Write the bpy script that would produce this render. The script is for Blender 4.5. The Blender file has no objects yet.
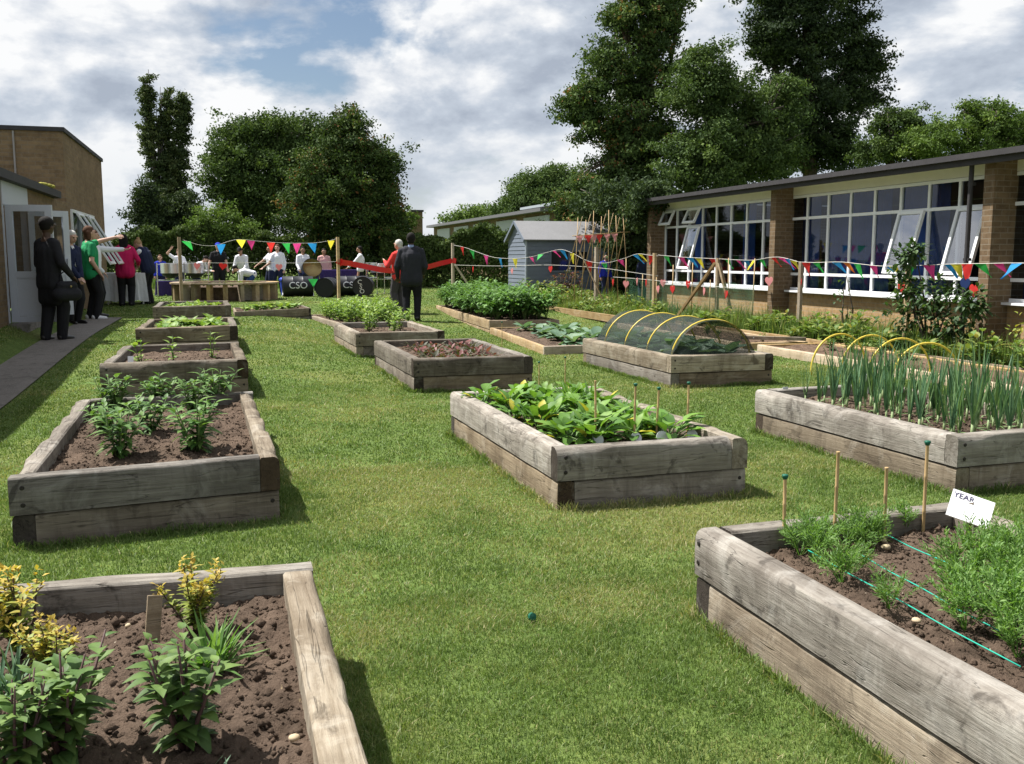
import bpy, math, random
import numpy as np
from mathutils import Vector, Matrix, noise as mnoise
R = math.radians
D = bpy.data
SC = bpy.context.scene
COL = SC.collection
rng = random.Random(11)
NP = np.random.default_rng(7)

# ------------------------------------------------------------------ camera numbers
F, CX, CY, CAMH = 960.0, 512.0, 382.0, 1.32
PITCH, YAW = math.atan(124 / F), math.atan(287 / math.hypot(F, 124))
FW = Vector((math.sin(YAW) * math.cos(PITCH), math.cos(YAW) * math.cos(PITCH), -math.sin(PITCH)))
RT = Vector((math.cos(YAW), -math.sin(YAW), 0))
UP = RT.cross(FW)
CAM = Vector((0, 0, CAMH))


def ss(a, b, x):
    t = min(1.0, max(0.0, (x - a) / (b - a)))
    return t * t * (3 - 2 * t)


def g(X, Y):
    """height of the ground: a gentle rise to the left and to the back of the garden"""
    z = max(.2 * ss(7, 16, Y) * (1 - ss(.3, 2.5, X)), .24 * ss(17, 26, Y))
    return z + .22 * ss(-2.42, -2.9, X) * ss(5, 13, Y) * (1 - ss(19, 23, Y))


def ray(x, y):
    d = FW * F + RT * (x - CX) - UP * (y - CY)
    return d / d.y


def at(x, y, Y):
    """the point at depth Y (metres along the garden) that a sight line meets"""
    return CAM + ray(x, y) * Y


def G(x, y, dz=0.0):
    d = ray(x, y)
    t = 1.0
    while t < 120:
        p = CAM + d * t
        if p.z < g(p.x, p.y) + dz:
            break
        t += .01
    return Vector((p.x, p.y, g(p.x, p.y) + dz))


# ------------------------------------------------------------------ object helpers
def tag(o, label=None, cat=None, group=None, kind=None):
    if label: o['label'] = label
    if cat: o['category'] = cat
    if group: o['group'] = group
    if kind: o['kind'] = kind
    return o


def empty(name, loc=(0, 0, 0), rz=0, label=None, cat=None, group=None):
    o = D.objects.new(name, None)
    COL.objects.link(o)
    o.location = loc
    o.rotation_euler = (0, 0, rz)
    o.empty_display_size = .1
    return tag(o, label, cat, group)


def children(o):
    return [c for c in D.objects if c.parent is o]


KIDS = {}


def copy_tree(o, loc=None, rz=None, sc=None, label=None, group=None, parent=None):
    c = o.copy()
    COL.objects.link(c)
    if parent is not None: c.parent = parent
    if loc is not None: c.location = loc
    if rz is not None: c.rotation_euler = (0, 0, rz)
    if sc is not None: c.scale = (sc, sc, sc)
    if label: c['label'] = label
    if group: c['group'] = group
    for k in KIDS.get(o.name, []):
        copy_tree(k, parent=c)
    return c


def reg(o, parent):
    if parent is not None:
        o.parent = parent
        KIDS.setdefault(parent.name, []).append(o)


class MB:
    def __init__(s):
        s.v, s.f, s.m, s.t = [], [], [], []

    def add(s, vs, fs, mi=0, tint=.5):
        b = len(s.v)
        s.v.extend([tuple(v) for v in vs])
        s.t.extend([tint] * len(vs) if not isinstance(tint, (list, tuple)) else tint)
        for f in fs:
            s.f.append([i + b for i in f])
            s.m.append(mi)

    def box(s, c, size, rz=0, M=None, mi=0, tint=.5):
        x, y, z = size[0] / 2, size[1] / 2, size[2] / 2
        m = M if M is not None else Matrix.Rotation(rz, 3, 'Z')
        c = Vector(c)
        vs = [c + m @ Vector((i * x, j * y, k * z)) for k in (-1, 1) for j in (-1, 1) for i in (-1, 1)]
        s.add(vs, [(0, 2, 3, 1), (4, 5, 7, 6), (0, 1, 5, 4), (2, 6, 7, 3), (0, 4, 6, 2), (1, 3, 7, 5)], mi, tint)

    def bar(s, a, b, w, h=None, mi=0, up=(0, 0, 1), tint=.5):
        a, b = Vector(a), Vector(b)
        d = (b - a)
        L = d.length
        d.normalize()
        u = Vector(up)
        if abs(d.dot(u)) > .99: u = Vector((0, 1, 0))
        sd = d.cross(u).normalized()
        u = sd.cross(d)
        M = Matrix((d, sd, u)).transposed()
        s.box((a + b) / 2, (L, w, h or w), M=M, mi=mi, tint=tint)

    def tube(s, pts, rad, n=8, mi=0, tint=.5, cap=True):
        pts = [Vector(p) for p in pts]
        if not isinstance(rad, (list, tuple)): rad = [rad] * len(pts)
        vs, fs = [], []
        ref = None
        for i, p in enumerate(pts):
            d = (pts[min(i + 1, len(pts) - 1)] - pts[max(i - 1, 0)]).normalized()
            if ref is None:
                ref = Vector((1, 0, 0)) if abs(d.x) < .8 else Vector((0, 1, 0))
            a = (ref - d * ref.dot(d)).normalized()
            ref = a
            b = d.cross(a)
            for k in range(n):
                an = 2 * math.pi * k / n
                vs.append(p + (a * math.cos(an) + b * math.sin(an)) * rad[i])
        for i in range(len(pts) - 1):
            for k in range(n):
                fs.append((i * n + k, i * n + (k + 1) % n, (i + 1) * n + (k + 1) % n, (i + 1) * n + k))
        if cap:
            fs.append(tuple(reversed(range(n))))
            fs.append(tuple(range((len(pts) - 1) * n, len(pts) * n)))
        s.add(vs, fs, mi, tint)

    def ell(s, c, r, nu=10, nv=7, mi=0, M=None, tint=.5):
        c = Vector(c)
        vs, fs = [], []
        vs.append(Vector((0, 0, -r[2])))
        for j in range(1, nv):
            th = -math.pi / 2 + math.pi * j / nv
            for i in range(nu):
                ph = 2 * math.pi * i / nu
                vs.append(Vector((r[0] * math.cos(th) * math.cos(ph), r[1] * math.cos(th) * math.sin(ph), r[2] * math.sin(th))))
        vs.append(Vector((0, 0, r[2])))
        for i in range(nu):
            fs.append((0, 1 + (i + 1) % nu, 1 + i))
            for j in range(nv - 2):
                a, b = 1 + j * nu, 1 + (j + 1) * nu
                fs.append((a + i, a + (i + 1) % nu, b + (i + 1) % nu, b + i))
            e = 1 + (nv - 2) * nu
            fs.append((e + i, e + (i + 1) % nu, len(vs) - 1))
        if M is not None: vs = [M @ v for v in vs]
        s.add([c + v for v in vs], fs, mi, tint)

    def lathe(s, prof, c=(0, 0, 0), n=24, mi=0, axis='Z', tint=.5):
        """prof: list of (radius, height)"""
        c = Vector(c)
        vs, fs = [], []
        for r, h in prof:
            for k in range(n):
                a = 2 * math.pi * k / n
                p = (r * math.cos(a), r * math.sin(a), h)
                if axis == 'X': p = (h, p[0], p[1])
                if axis == 'Y': p = (p[1], h, p[0])
                vs.append(c + Vector(p))
        for i in range(len(prof) - 1):
            for k in range(n):
                fs.append((i * n + k, i * n + (k + 1) % n, (i + 1) * n + (k + 1) % n, (i + 1) * n + k))
        s.add(vs, fs, mi, tint)

    def cap(s, a, b, ra, rb, n=10):
        """closed tapered capsule"""
        a, b = Vector(a), Vector(b)
        d = b - a
        if d.length < 1e-5: d = Vector((0, 0, 1e-4))
        d = d.normalized()
        pts, rad = [], []
        for q in (-.97, -.7, -.35):
            pts.append(a + d * ra * q); rad.append(ra * math.sqrt(1 - q * q))
        pts.append(a); rad.append(ra); pts.append(b); rad.append(rb)
        for q in (.35, .7, .97):
            pts.append(b + d * rb * q); rad.append(rb * math.sqrt(1 - q * q))
        s.tube(pts, rad, n)

    def leaf(s, p, d, n, L, W, bend=.3, tint=.5, mi=0, fold=.25, prof=None, wav=0.0):
        p, d, n = Vector(p), Vector(d).normalized(), Vector(n)
        n = (n - d * n.dot(d))
        if n.length < 1e-4: n = d.orthogonal()
        n.normalize()
        sd = d.cross(n)
        prof = prof or ((0, .08), (.12, .55), (.28, .92), (.45, 1), (.66, .78), (.86, .36), (1, 0.02))
        vs, fs, tt = [], [], []
        for t, w in prof:
            c = p + d * (L * t) - n * (bend * L * t * t)
            k = W * .5 * w
            up = n * (fold * k)
            wv = n * (wav * k * rng.uniform(-1, 1))
            vs += [c - sd * k + up + wv, c, c + sd * k + up - wv]
            tt += [tint, max(0, min(1, tint + .12)), tint]
        for i in range(len(prof) - 1):
            a = i * 3
            fs += [(a, a + 1, a + 4, a + 3), (a + 1, a + 2, a + 5, a + 4)]
        s.add(vs, fs, mi, tt)

    def mesh(s, name, mats, smooth=False, sharp=None):
        me = D.meshes.new(name)
        me.from_pydata(s.v, [], s.f)
        for m in (mats if isinstance(mats, (list, tuple)) else [mats]): me.materials.append(m)
        me.polygons.foreach_set('material_index', s.m)
        a = me.attributes.new('tint', 'FLOAT', 'POINT')
        a.data.foreach_set('value', s.t)
        if smooth:
            me.polygons.foreach_set('use_smooth', [True] * len(s.f))
            if sharp: me.set_sharp_from_angle(angle=sharp)
        me.update()
        return me

    def build(s, name, mats, parent=None, loc=None, rz=0, smooth=False, sharp=None):
        return obj(name, s.mesh(name, mats, smooth, sharp), parent, loc, rz)


def obj(name, me, parent=None, loc=None, rz=0):
    o = D.objects.new(name, me)
    COL.objects.link(o)
    reg(o, parent)
    if loc is not None: o.location = loc
    if rz: o.rotation_euler = (0, 0, rz)
    return o


def np_mesh(name, V, Fc, tint, mats):
    """V (n,3), Fc (m,k) constant polygon size"""
    me = D.meshes.new(name)
    n, (m, k) = len(V), Fc.shape
    me.vertices.add(n)
    me.vertices.foreach_set('co', V.astype(np.float32).ravel())
    me.loops.add(m * k)
    me.loops.foreach_set('vertex_index', Fc.astype(np.int32).ravel())
    me.polygons.add(m)
    me.polygons.foreach_set('loop_start', (np.arange(m) * k).astype(np.int32))
    for q in (mats if isinstance(mats, (list, tuple)) else [mats]): me.materials.append(q)
    a = me.attributes.new('tint', 'FLOAT', 'POINT')
    a.data.foreach_set('value', tint.astype(np.float32))
    me.update()
    me.validate()
    return me


# ------------------------------------------------------------------ materials
class Mat:
    def __init__(s, name):
        s.m = D.materials.new(name)
        s.m.use_nodes = True
        s.t = s.m.node_tree
        s.t.nodes.clear()

    def n(s, typ, _props=None, **inp):
        nd = s.t.nodes.new('ShaderNode' + typ)
        for k, v in (_props or {}).items(): setattr(nd, k, v)
        for k, v in inp.items(): s.set(nd, k, v)
        return nd

    def set(s, nd, k, v):
        key = int(k[1:]) if k[0] == 'i' and k[1:].isdigit() else k.replace('_', ' ')
        so = nd.inputs[key]
        if isinstance(v, bpy.types.NodeSocket): s.t.links.new(v, so)
        elif isinstance(v, bpy.types.Node): s.t.links.new(v.outputs[0], so)
        else:
            if so.type == 'RGBA' and len(v) == 3: v = (*v, 1)
            so.default_value = v

    def ramp(s, fac, stops, interp='LINEAR'):
        nd = s.t.nodes.new('ShaderNodeValToRGB')
        s.set(nd, 'Fac', fac)
        cr = nd.color_ramp
        cr.interpolation = interp
        while len(cr.elements) < len(stops): cr.elements.new(.5)
        for e, (p, c) in zip(cr.elements, stops):
            e.position = p
            e.color = (*c, 1) if isinstance(c, (tuple, list)) else (c, c, c, 1)
        return nd.outputs[0]

    def mix(s, f, a, b, mode='MIX'):
        nd = s.t.nodes.new('ShaderNodeMix')
        nd.data_type = 'RGBA'
        nd.blend_type = mode
        s.set(nd, 'i0', f)
        for i, v in ((6, a), (7, b)):
            so = nd.inputs[i]
            if isinstance(v, bpy.types.NodeSocket): s.t.links.new(v, so)
            else: so.default_value = (*v, 1) if len(v) == 3 else v
        return nd.outputs[2]

    def math(s, op, a, b=0.0):
        nd = s.t.nodes.new('ShaderNodeMath')
        nd.operation = op
        s.set(nd, 'i0', a)
        s.set(nd, 'i1', b)
        return nd.outputs[0]

    def coord(s, kind='Object', scale=(1, 1, 1), rand=False):
        tc = s.n('TexCoord')
        v = tc.outputs[kind]
        if rand:
            oi = s.n('ObjectInfo')
            add = s.n('VectorMath', {'operation': 'ADD'})
            s.t.links.new(v, add.inputs[0])
            mul = s.math('MULTIPLY', oi.outputs['Random'], 37.0)
            s.t.links.new(mul, add.inputs[1])
            v = add.outputs[0]
        mp = s.n('Mapping', Scale=scale)
        s.t.links.new(v, mp.inputs['Vector'])
        return mp.outputs[0]

    def noise(s, v, scale, detail=4, rough=.55, dist=0.0):
        nd = s.n('TexNoise', Vector=v, Scale=scale, Detail=detail, Roughness=rough, Distortion=dist)
        return nd.outputs['Fac']

    def bump(s, h, strength=.3, dist=.01):
        return s.n('Bump', Height=h, Strength=strength, Distance=dist).outputs[0]

    def out(s, sh):
        o = s.n('OutputMaterial')
        s.t.links.new(sh.outputs[0] if isinstance(sh, bpy.types.Node) else sh, o.inputs['Surface'])
        return s.m

    def pbr(s, col, rough=.8, normal=None, spec=.3, metal=0.0):
        kw = dict(Base_Color=col, Roughness=rough, Metallic=metal)
        p = s.n('BsdfPrincipled', **kw)
        p.inputs['Specular IOR Level'].default_value = spec
        if normal is not None: s.set(p, 'Normal', normal)
        return p


def m_plain(name, col, rough=.6, spec=.3, metal=0.0, var=.12, scale=30, bump=.15):
    """a plain surface with slight mottling"""
    m = Mat(name)
    v = m.coord('Object', rand=True)
    n = m.noise(v, scale, 5)
    n2 = m.noise(v, scale * .12, 3)
    c = m.mix(n, [max(0, x * (1 - var)) for x in col], [min(1, x * (1 + var)) for x in col])
    c = m.mix(m.ramp(n2, [(.4, 0), (.75, .35)]), c, [x * (1 - var) for x in col])
    return m.out(m.pbr(c, rough, m.bump(n, bump, .004), spec, metal))


def m_cloth(name, col, rough=.85, var=.2):
    m = Mat(name)
    v = m.coord('Object', rand=True)
    n = m.noise(v, 9, 4, .6)
    n2 = m.noise(v, 160, 2)
    c = m.mix(n, [x * (1 - var) for x in col], [min(1, x * (1 + var)) for x in col])
    return m.out(m.pbr(c, rough, m.bump(n, .5, .03), .2))


def m_flag(name, col, transl=.45):
    m = Mat(name)
    v = m.coord('Object', rand=True)
    n = m.noise(v, 14, 3)
    c = m.mix(n, [x * .88 for x in col], [min(1, x * 1.08) for x in col])
    p = m.pbr(c, .6, None, .3)
    t = m.n('BsdfTranslucent', Color=c)
    mx = m.n('MixShader', Fac=transl)
    m.t.links.new(p.outputs[0], mx.inputs[1])
    m.t.links.new(t.outputs[0], mx.inputs[2])
    return m.out(mx)


def m_wood(name, dark, mid, light, grain=1.0, crack=.5, stain=.4, orange=0.0):
    m = Mat(name)
    v = m.coord('Object', (1.3, 22, 22), rand=True)
    v1 = m.coord('Object', (1, 1, 1), rand=True)
    vl = m.coord('Object', (.6, 9, 9), rand=True)
    g1 = m.noise(v, 2.2 * grain, 7, .62, .6)
    g2 = m.noise(vl, 14, 5, .7, .3)
    big = m.noise(v1, 2.3, 4, .6)
    sta = m.noise(v1, 5.5, 5, .65, .8)
    c = m.mix(m.ramp(g1, [(.3, 0), (.7, 1)]), mid, light)
    c = m.mix(m.ramp(big, [(.38, 0), (.68, .8)]), c, m.mix(g1, dark, mid))
    c = m.mix(m.ramp(g2, [(.26, .5), (.40, 0)]), c, dark)
    c = m.mix(m.ramp(sta, [(.575, 0), (.65, stain)]), c, [x * .42 for x in dark])
    kn = m.n('TexVoronoi', Vector=m.coord('Object', (2.2, 6, 6), rand=True), Scale=1.6)
    ks = m.n('TexWhiteNoise', Vector=kn.outputs['Position'])
    kd = m.math('ADD', kn.outputs['Distance'], m.math('MULTIPLY', m.math('SUBTRACT', g1, .5), .06))
    knot = m.math('MULTIPLY', m.ramp(kd, [(.05, .9), (.11, 0)]), m.math('GREATER_THAN', ks.outputs['Value'], .72))
    c = m.mix(knot, c, [x * .5 for x in dark])
    # long drying cracks
    vc = m.coord('Object', (.55, 11, 11), rand=True)
    cr = m.noise(vc, 1.9, 3, .5, .4)
    crk = m.ramp(m.math('ABSOLUTE', m.math('SUBTRACT', cr, .5)), [(0.002, crack), (.007, 0)])
    c = m.mix(crk, c, [x * .15 for x in dark])
    # rain streaks down the faces
    vs = m.coord('Object', (7, 7, .7), rand=True)
    st = m.noise(vs, 1.3, 8, .78, .4)
    c = m.mix(m.ramp(st, [(.50, 0), (.70, .55)]), c, dark)
    bl = m.noise(v1, 3.7, 6, .7, 1.2)
    c = m.mix(m.ramp(bl, [(.52, 0), (.66, .45)]), c, m.mix(.4, light, [.46, .44, .40]))
    oi = m.n('ObjectInfo')
    hsv = m.n('HueSaturation', Color=c)
    m.set(hsv, 'Saturation', m.math('ADD', m.math('MULTIPLY', m.math('FRACT', m.math('MULTIPLY', oi.outputs['Random'], 7.3)), .7), .6))
    m.set(hsv, 'Value', m.math('ADD', m.math('MULTIPLY', oi.outputs['Random'], .5), .76))
    h = m.math('SUBTRACT', m.math('ADD', m.math('MULTIPLY', g1, .5), m.math('MULTIPLY', g2, .6)), m.math('MULTIPLY', crk, 1.6))
    return m.out(m.pbr(hsv.outputs[0], .88, m.bump(h, .55, .012), .2))


def m_leaf(name, stops, transl=.28, rough=.55, spec=.35, objvar=.25):
    m = Mat(name)
    a = m.n('Attribute', {'attribute_name': 'tint'})
    c = m.ramp(a.outputs['Fac'], stops)
    oi = m.n('ObjectInfo')
    hsv = m.n('HueSaturation', Color=c, Saturation=1.0)
    m.set(hsv, 'Value', m.math('ADD', m.math('MULTIPLY', oi.outputs['Random'], objvar), 1 - objvar / 2))
    v = m.coord('Object', rand=True)
    n = m.noise(v, 45, 3)
    c2 = m.mix(m.ramp(n, [(.4, 0), (.8, .35)]), hsv.outputs[0], [.03, .045, .012])
    p = m.pbr(c2, rough, m.bump(n, .25, .004), spec)
    t = m.n('BsdfTranslucent', Color=m.mix(1.0, c2, [1.25, 1.35, .6], 'MULTIPLY'))
    mx = m.n('MixShader', Fac=transl)
    m.t.links.new(p.outputs[0], mx.inputs[1])
    m.t.links.new(t.outputs[0], mx.inputs[2])
    return m.out(mx)


def m_soil(name, dark, light, scale=1.0):
    m = Mat(name)
    v = m.coord('Object')
    n = m.noise(v, 9 * scale, 9, .72)
    f = m.noise(v, 70 * scale, 5, .7)
    b = m.noise(v, 1.6, 3)
    c = m.mix(m.ramp(n, [(.32, 0), (.7, 1)]), dark, light)
    c = m.mix(m.ramp(b, [(.35, 0), (.7, .6)]), c, light)
    d2 = m.noise(v, 4.3, 5, .7)
    c = m.mix(m.ramp(d2, [(.30, .6), (.46, 0)]), c, [x * .55 for x in dark])
    vs = m.coord('Object', (60, 14, 20))
    stw = m.noise(vs, 1.4, 2, .5)
    c = m.mix(m.ramp(stw, [(.735, 0), (.76, .7)]), c, [.30, .235, .14])
    vo = m.n('TexVoronoi', Vector=v, Scale=38 * scale)
    peb = m.ramp(vo.outputs['Distance'], [(.10, 1), (.14, 0)])
    sel = m.n('TexWhiteNoise', Vector=vo.outputs['Position'])
    peb = m.math('MULTIPLY', peb, m.math('GREATER_THAN', sel.outputs['Value'], .93))
    c = m.mix(peb, c, [.42, .36, .28])
    h = m.math('ADD', n, m.math('MULTIPLY', f, .6))
    return m.out(m.pbr(c, .95, m.bump(h, .9, .03), .1))


def m_brick(name, c1, c2, mort, bw=.225, bh=.075, var=.5):
    m = Mat(name)
    tc = m.n('TexCoord')
    sp = m.n('SeparateXYZ', Vector=tc.outputs['Object'])
    cb = m.n('CombineXYZ', X=m.math('ADD', sp.outputs[0], sp.outputs[1]), Y=sp.outputs[2])
    br = m.n('TexBrick', {'offset': .5}, Vector=cb.outputs[0], Color1=c1, Color2=c2, Mortar=mort, Scale=1.0)
    br.inputs['Mortar Size'].default_value = .006
    br.inputs['Brick Width'].default_value = bw
    br.inputs['Row Height'].default_value = bh
    br.inputs['Bias'].default_value = -.1
    v = tc.outputs['Object']
    n = m.noise(v, 1.1, 5, .65)
    n2 = m.noise(v, 12, 6, .7)
    c = m.mix(m.ramp(n, [(.35, 0), (.7, var)]), br.outputs['Color'], [x * .55 for x in c1])
    c = m.mix(m.ramp(n2, [(.42, 0), (.7, .5)]), c, [min(1, x * 1.25) for x in c2])
    c = m.mix(m.ramp(n2, [(.26, .55), (.42, 0)]), c, [x * .5 for x in c1])
    h = m.math('ADD', m.math('MULTIPLY', br.outputs['Fac'], -1.0), m.math('MULTIPLY', n2, .4))
    return m.out(m.pbr(c, .9, m.bump(h, .6, .008), .15))


def m_glass(name, tintc=(.42, .47, .52), refl=.055):
    m = Mat(name)
    lw = m.n('LayerWeight', Blend=.5)
    f5 = m.math('POWER', lw.outputs['Facing'], 5.0)
    fr = m.math('ADD', m.math('MULTIPLY', f5, .95 - refl), refl)
    tr = m.n('BsdfTransparent', Color=tintc)
    v = m.coord('Object')
    gl = m.n('BsdfGlossy', Color=(.9, .93, 1), Roughness=.02, Normal=m.bump(m.noise(v, .8, 2), .02, .03))
    mx = m.n('MixShader', Fac=fr)
    m.t.links.new(tr.outputs[0], mx.inputs[1])
    m.t.links.new(gl.outputs[0], mx.inputs[2])
    return m.out(mx)


def m_net(name, col, open_=.5, scale=90):
    m = Mat(name)
    v = m.coord('Object')
    vo = m.n('TexNoise', Vector=v, Scale=scale, Detail=1)
    n = m.noise(v, 4, 3)
    k = m.math('ADD', m.math('MULTIPLY', m.math('SUBTRACT', vo.outputs['Fac'], .5), 1.2), m.math('ADD', m.math('MULTIPLY', n, .25), open_ - .12))
    p = m.pbr(col, .6, None, .3)
    tr = m.n('BsdfTransparent')
    mx = m.n('MixShader')
    m.set(mx, 'Fac', k)
    m.t.links.new(p.outputs[0], mx.inputs[1])
    m.t.links.new(tr.outputs[0], mx.inputs[2])
    return m.out(mx)


OAK = m_wood('weathered_oak', (.078, .060, .044), (.195, .164, .127), (.385, .345, .285), stain=.62)
ENDG = m_wood('dark_end_grain', (.018, .013, .010), (.05, .036, .026), (.085, .064, .046), crack=.9)
OAK2 = m_wood('dark_oak', (.065, .049, .035), (.185, .148, .108), (.31, .262, .20))
PINE = m_wood('pale_softwood', (.15, .10, .06), (.29, .21, .125), (.42, .33, .215), crack=.3, stain=.15)
POSTW = m_wood('post_wood', (.22, .15, .08), (.38, .28, .16), (.5, .38, .24), crack=.3, stain=.2)
CANE = m_plain('bamboo_cane', (.45, .31, .15), .55, var=.25, scale=14)
BARK = m_wood('tree_bark', (.03, .024, .018), (.065, .05, .037), (.11, .09, .07), grain=2.2, crack=.8)
OAKD = m_wood('shaded_brown_oak', (.048, .037, .028), (.125, .101, .076), (.275, .24, .19), stain=.6)  # dark brown oak, with the shade of the bed fronts put into its colour
SOIL = m_soil('garden_soil', (.045, .032, .023), (.160, .114, .084))
SOIL2 = m_soil('dry_border_soil', (.07, .047, .033), (.19, .13, .09))
BOLT = m_plain('rusty_bolt', (.03, .025, .022), .6, metal=.3)
WHITE = m_plain('white_plastic_frame', (.80, .81, .82), .35, .5, var=.04, bump=.03)
WPAINT = m_plain('white_painted_board', (.74, .72, .66), .6, var=.08, scale=6)
GLASS = m_glass('window_glass')
GLASS_OPEN = m_glass('open_casement_glass', (.4, .45, .5), .34)
BUFF = m_brick('buff_brick', (.34, .215, .105), (.44, .30, .155), (.36, .30, .22))
BROWN = m_brick('brown_brick', (.125, .085, .05), (.195, .135, .08), (.24, .205, .155))
OLDBRICK = m_brick('old_yellow_brick', (.17, .115, .066), (.25, .175, .10), (.20, .165, .125), var=.7)
ROOF = m_plain('dark_roof_edge', (.045, .042, .045), .7, var=.35, scale=8)
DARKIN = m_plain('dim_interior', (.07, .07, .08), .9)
CURT = m_cloth('blue_curtain_cloth', (.06, .12, .36))
SHEDP = m_plain('blue_grey_paint', (.155, .18, .225), .6, var=.15, scale=5)
FELT = m_plain('grey_roof_felt', (.21, .21, .215), .95, var=.2, scale=25)
CHROME = m_plain('chrome_tube', (.7, .7, .72), .25, .5, 1.0, var=.05, bump=.02)
PANM = m_plain('steel_pan_metal', (.72, .73, .76), .3, .5, .9, var=.08, bump=.03)
BLACKP = m_plain('black_drum_paint', (.012, .013, .018), .45, .4)
GOLD = m_plain('brass_pan_face', (.32, .24, .10), .4, .5, .7)
LETTER = m_plain('white_lettering', (.75, .77, .80), .6)
INK = m_plain('marker_ink', (.05, .04, .10), .6)
CARD = m_plain('white_card', (.82, .82, .82), .6, var=.03)
STRING = m_plain('pale_string', (.62, .6, .55), .8)
GTWINE = m_plain('green_twine', (.02, .36, .26), .6)
PATHM = m_soil('worn_tarmac', (.19, .172, .155), (.30, .275, .25), 2.5)
SLATE = m_plain('grey_slate', (.16, .155, .15), .8, var=.3)
GREENCAP = m_plain('green_rubber_cap', (.01, .10, .06), .5)
DISC = m_plain('clear_grey_disc', (.55, .58, .6), .3, .5, var=.1)
HOOPM = m_plain('yellow_plastic_hoop', (.62, .47, .06), .4, .4, var=.12)
NETB = m_net('dark_crop_net', (.022, .034, .028), .43)
NETG = m_net('green_garden_net', (.05, .13, .07), .68, 60)
PURPLE = m_cloth('purple_cloth', (.045, .03, .14))
TCLOTH = m_cloth('white_cloth', (.72, .74, .76), var=.06)
BLUEP = m_plain('blue_plastic', (.02, .05, .42), .4)
BUNT = {'red': m_flag('red_flag_cloth', (.75, .045, .04)), 'green': m_flag('green_flag_cloth', (.05, .52, .10)),
        'pink': m_flag('pink_flag_cloth', (.80, .07, .30)), 'blue': m_flag('blue_flag_cloth', (.03, .30, .68)),
        'yellow': m_flag('yellow_flag_cloth', (.82, .72, .06)), 'orange': m_flag('orange_flag_cloth', (.8, .22, .04)),
        'rose': m_flag('rose_card', (.78, .36, .36)), 'scarlet': m_flag('scarlet_card', (.72, .055, .05)),
        'navy': m_flag('navy_card', (.03, .06, .2))}
RIBBON = m_plain('red_satin_ribbon', (.72, .02, .02), .35, .5, bump=.02)

# leaves
L_PEPPER = m_leaf('pepper_leaf', [(0, (.035, .085, .025)), (.5, (.07, .16, .035)), (1, (.16, .27, .06))])
L_MINT = m_leaf('broad_herb_leaf', [(0, (.042, .095, .024)), (.5, (.088, .168, .04)), (1, (.20, .30, .08))], .32)
L_GOLD = m_leaf('golden_herb_leaf', [(0, (.11, .18, .03)), (.6, (.26, .31, .05)), (1, (.52, .36, .06))])
L_CHARD = m_leaf('salad_leaf', [(0, (.06, .15, .03)), (.45, (.13, .265, .04)), (.84, (.24, .40, .065)), (.92, (.52, .48, .05)), (1, (.64, .54, .09))])
L_BEET = m_leaf('beet_leaf', [(0, (.04, .05, .025)), (.5, (.09, .085, .045)), (.75, (.14, .04, .042)), (1, (.24, .09, .085))])
L_POTATO = m_leaf('potato_leaf', [(0, (.035, .095, .022)), (.5, (.075, .175, .038)), (1, (.16, .29, .07))])
L_CABB = m_leaf('cabbage_leaf', [(0, (.08, .15, .10)), (.5, (.15, .25, .16)), (1, (.26, .36, .24))])
L_LEEK = m_leaf('leek_leaf', [(0, (.045, .115, .06)), (.5, (.095, .195, .095)), (1, (.20, .31, .13))], .26)
L_CARROT = m_leaf('carrot_leaf', [(0, (.06, .14, .03)), (.5, (.12, .235, .055)), (1, (.21, .34, .09))], .38)
L_SEED = m_leaf('seedling_leaf', [(0, (.07, .16, .03)), (.5, (.14, .26, .05)), (1, (.28, .38, .08))])
L_BUSH = m_leaf('shrub_leaf', [(0, (.02, .05, .018)), (.5, (.045, .09, .03)), (1, (.10, .17, .05))])
L_WEED = m_leaf('weed_leaf', [(0, (.05, .11, .02)), (.5, (.11, .19, .035)), (.9, (.22, .27, .07)), (1, (.34, .28, .10))])
L_MAPLE = m_leaf('maple_leaf', [(0, (0.035, 0.061, 0.022)), (.5, (0.066, 0.108, 0.031)), (.9, (0.118, 0.160, 0.044)), (1, (0.237, 0.109, 0.047))], .2, .75, .12)
L_DARK = m_leaf('dark_tree_leaf', [(0, (0.022, 0.038, 0.019)), (.5, (0.043, 0.068, 0.029)), (1, (0.079, 0.113, 0.041))], .18, .75, .12)
L_OAKT = m_leaf('oak_leaf', [(0, (0.038, 0.068, 0.022)), (.5, (0.073, 0.117, 0.035)), (1, (0.134, 0.190, 0.053))], .2, .75, .12)
L_LIGHT = m_leaf('light_tree_leaf', [(0, (.06, .10, .025)), (.5, (.105, .17, .04)), (1, (.19, .26, .065))], .25, .75, .12)
L_POPLAR = m_leaf('poplar_leaf', [(0, (0.035, 0.056, 0.025)), (.5, (0.064, 0.090, 0.035)), (1, (0.118, 0.138, 0.050))], .18, .75, .12)
L_HEDGE = m_leaf('hedge_leaf', [(0, (0.035, 0.058, 0.019)), (.5, (0.069, 0.105, 0.031)), (1, (0.142, 0.182, 0.055))], .2, .75, .12)
L_GRASS = m_leaf('grass_blade', [(0, (.072, .125, .028)), (.45, (.14, .212, .055)), (.8, (.235, .275, .095)), (1, (.44, .38, .20))], .3, .5, .25, 0)
STEMG = m_plain('green_stem', (.10, .16, .05), .6)
STEMP = m_plain('purple_stem', (.09, .05, .045), .6)

# ------------------------------------------------------------------ people
def skin_mat(name, c):
    m = Mat(name)
    v = m.coord('Object')
    n = m.noise(v, 18, 4)
    return m.out(m.pbr(m.mix(n, [x * .85 for x in c], [x * 1.1 for x in c]), .55, None, .35))


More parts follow.
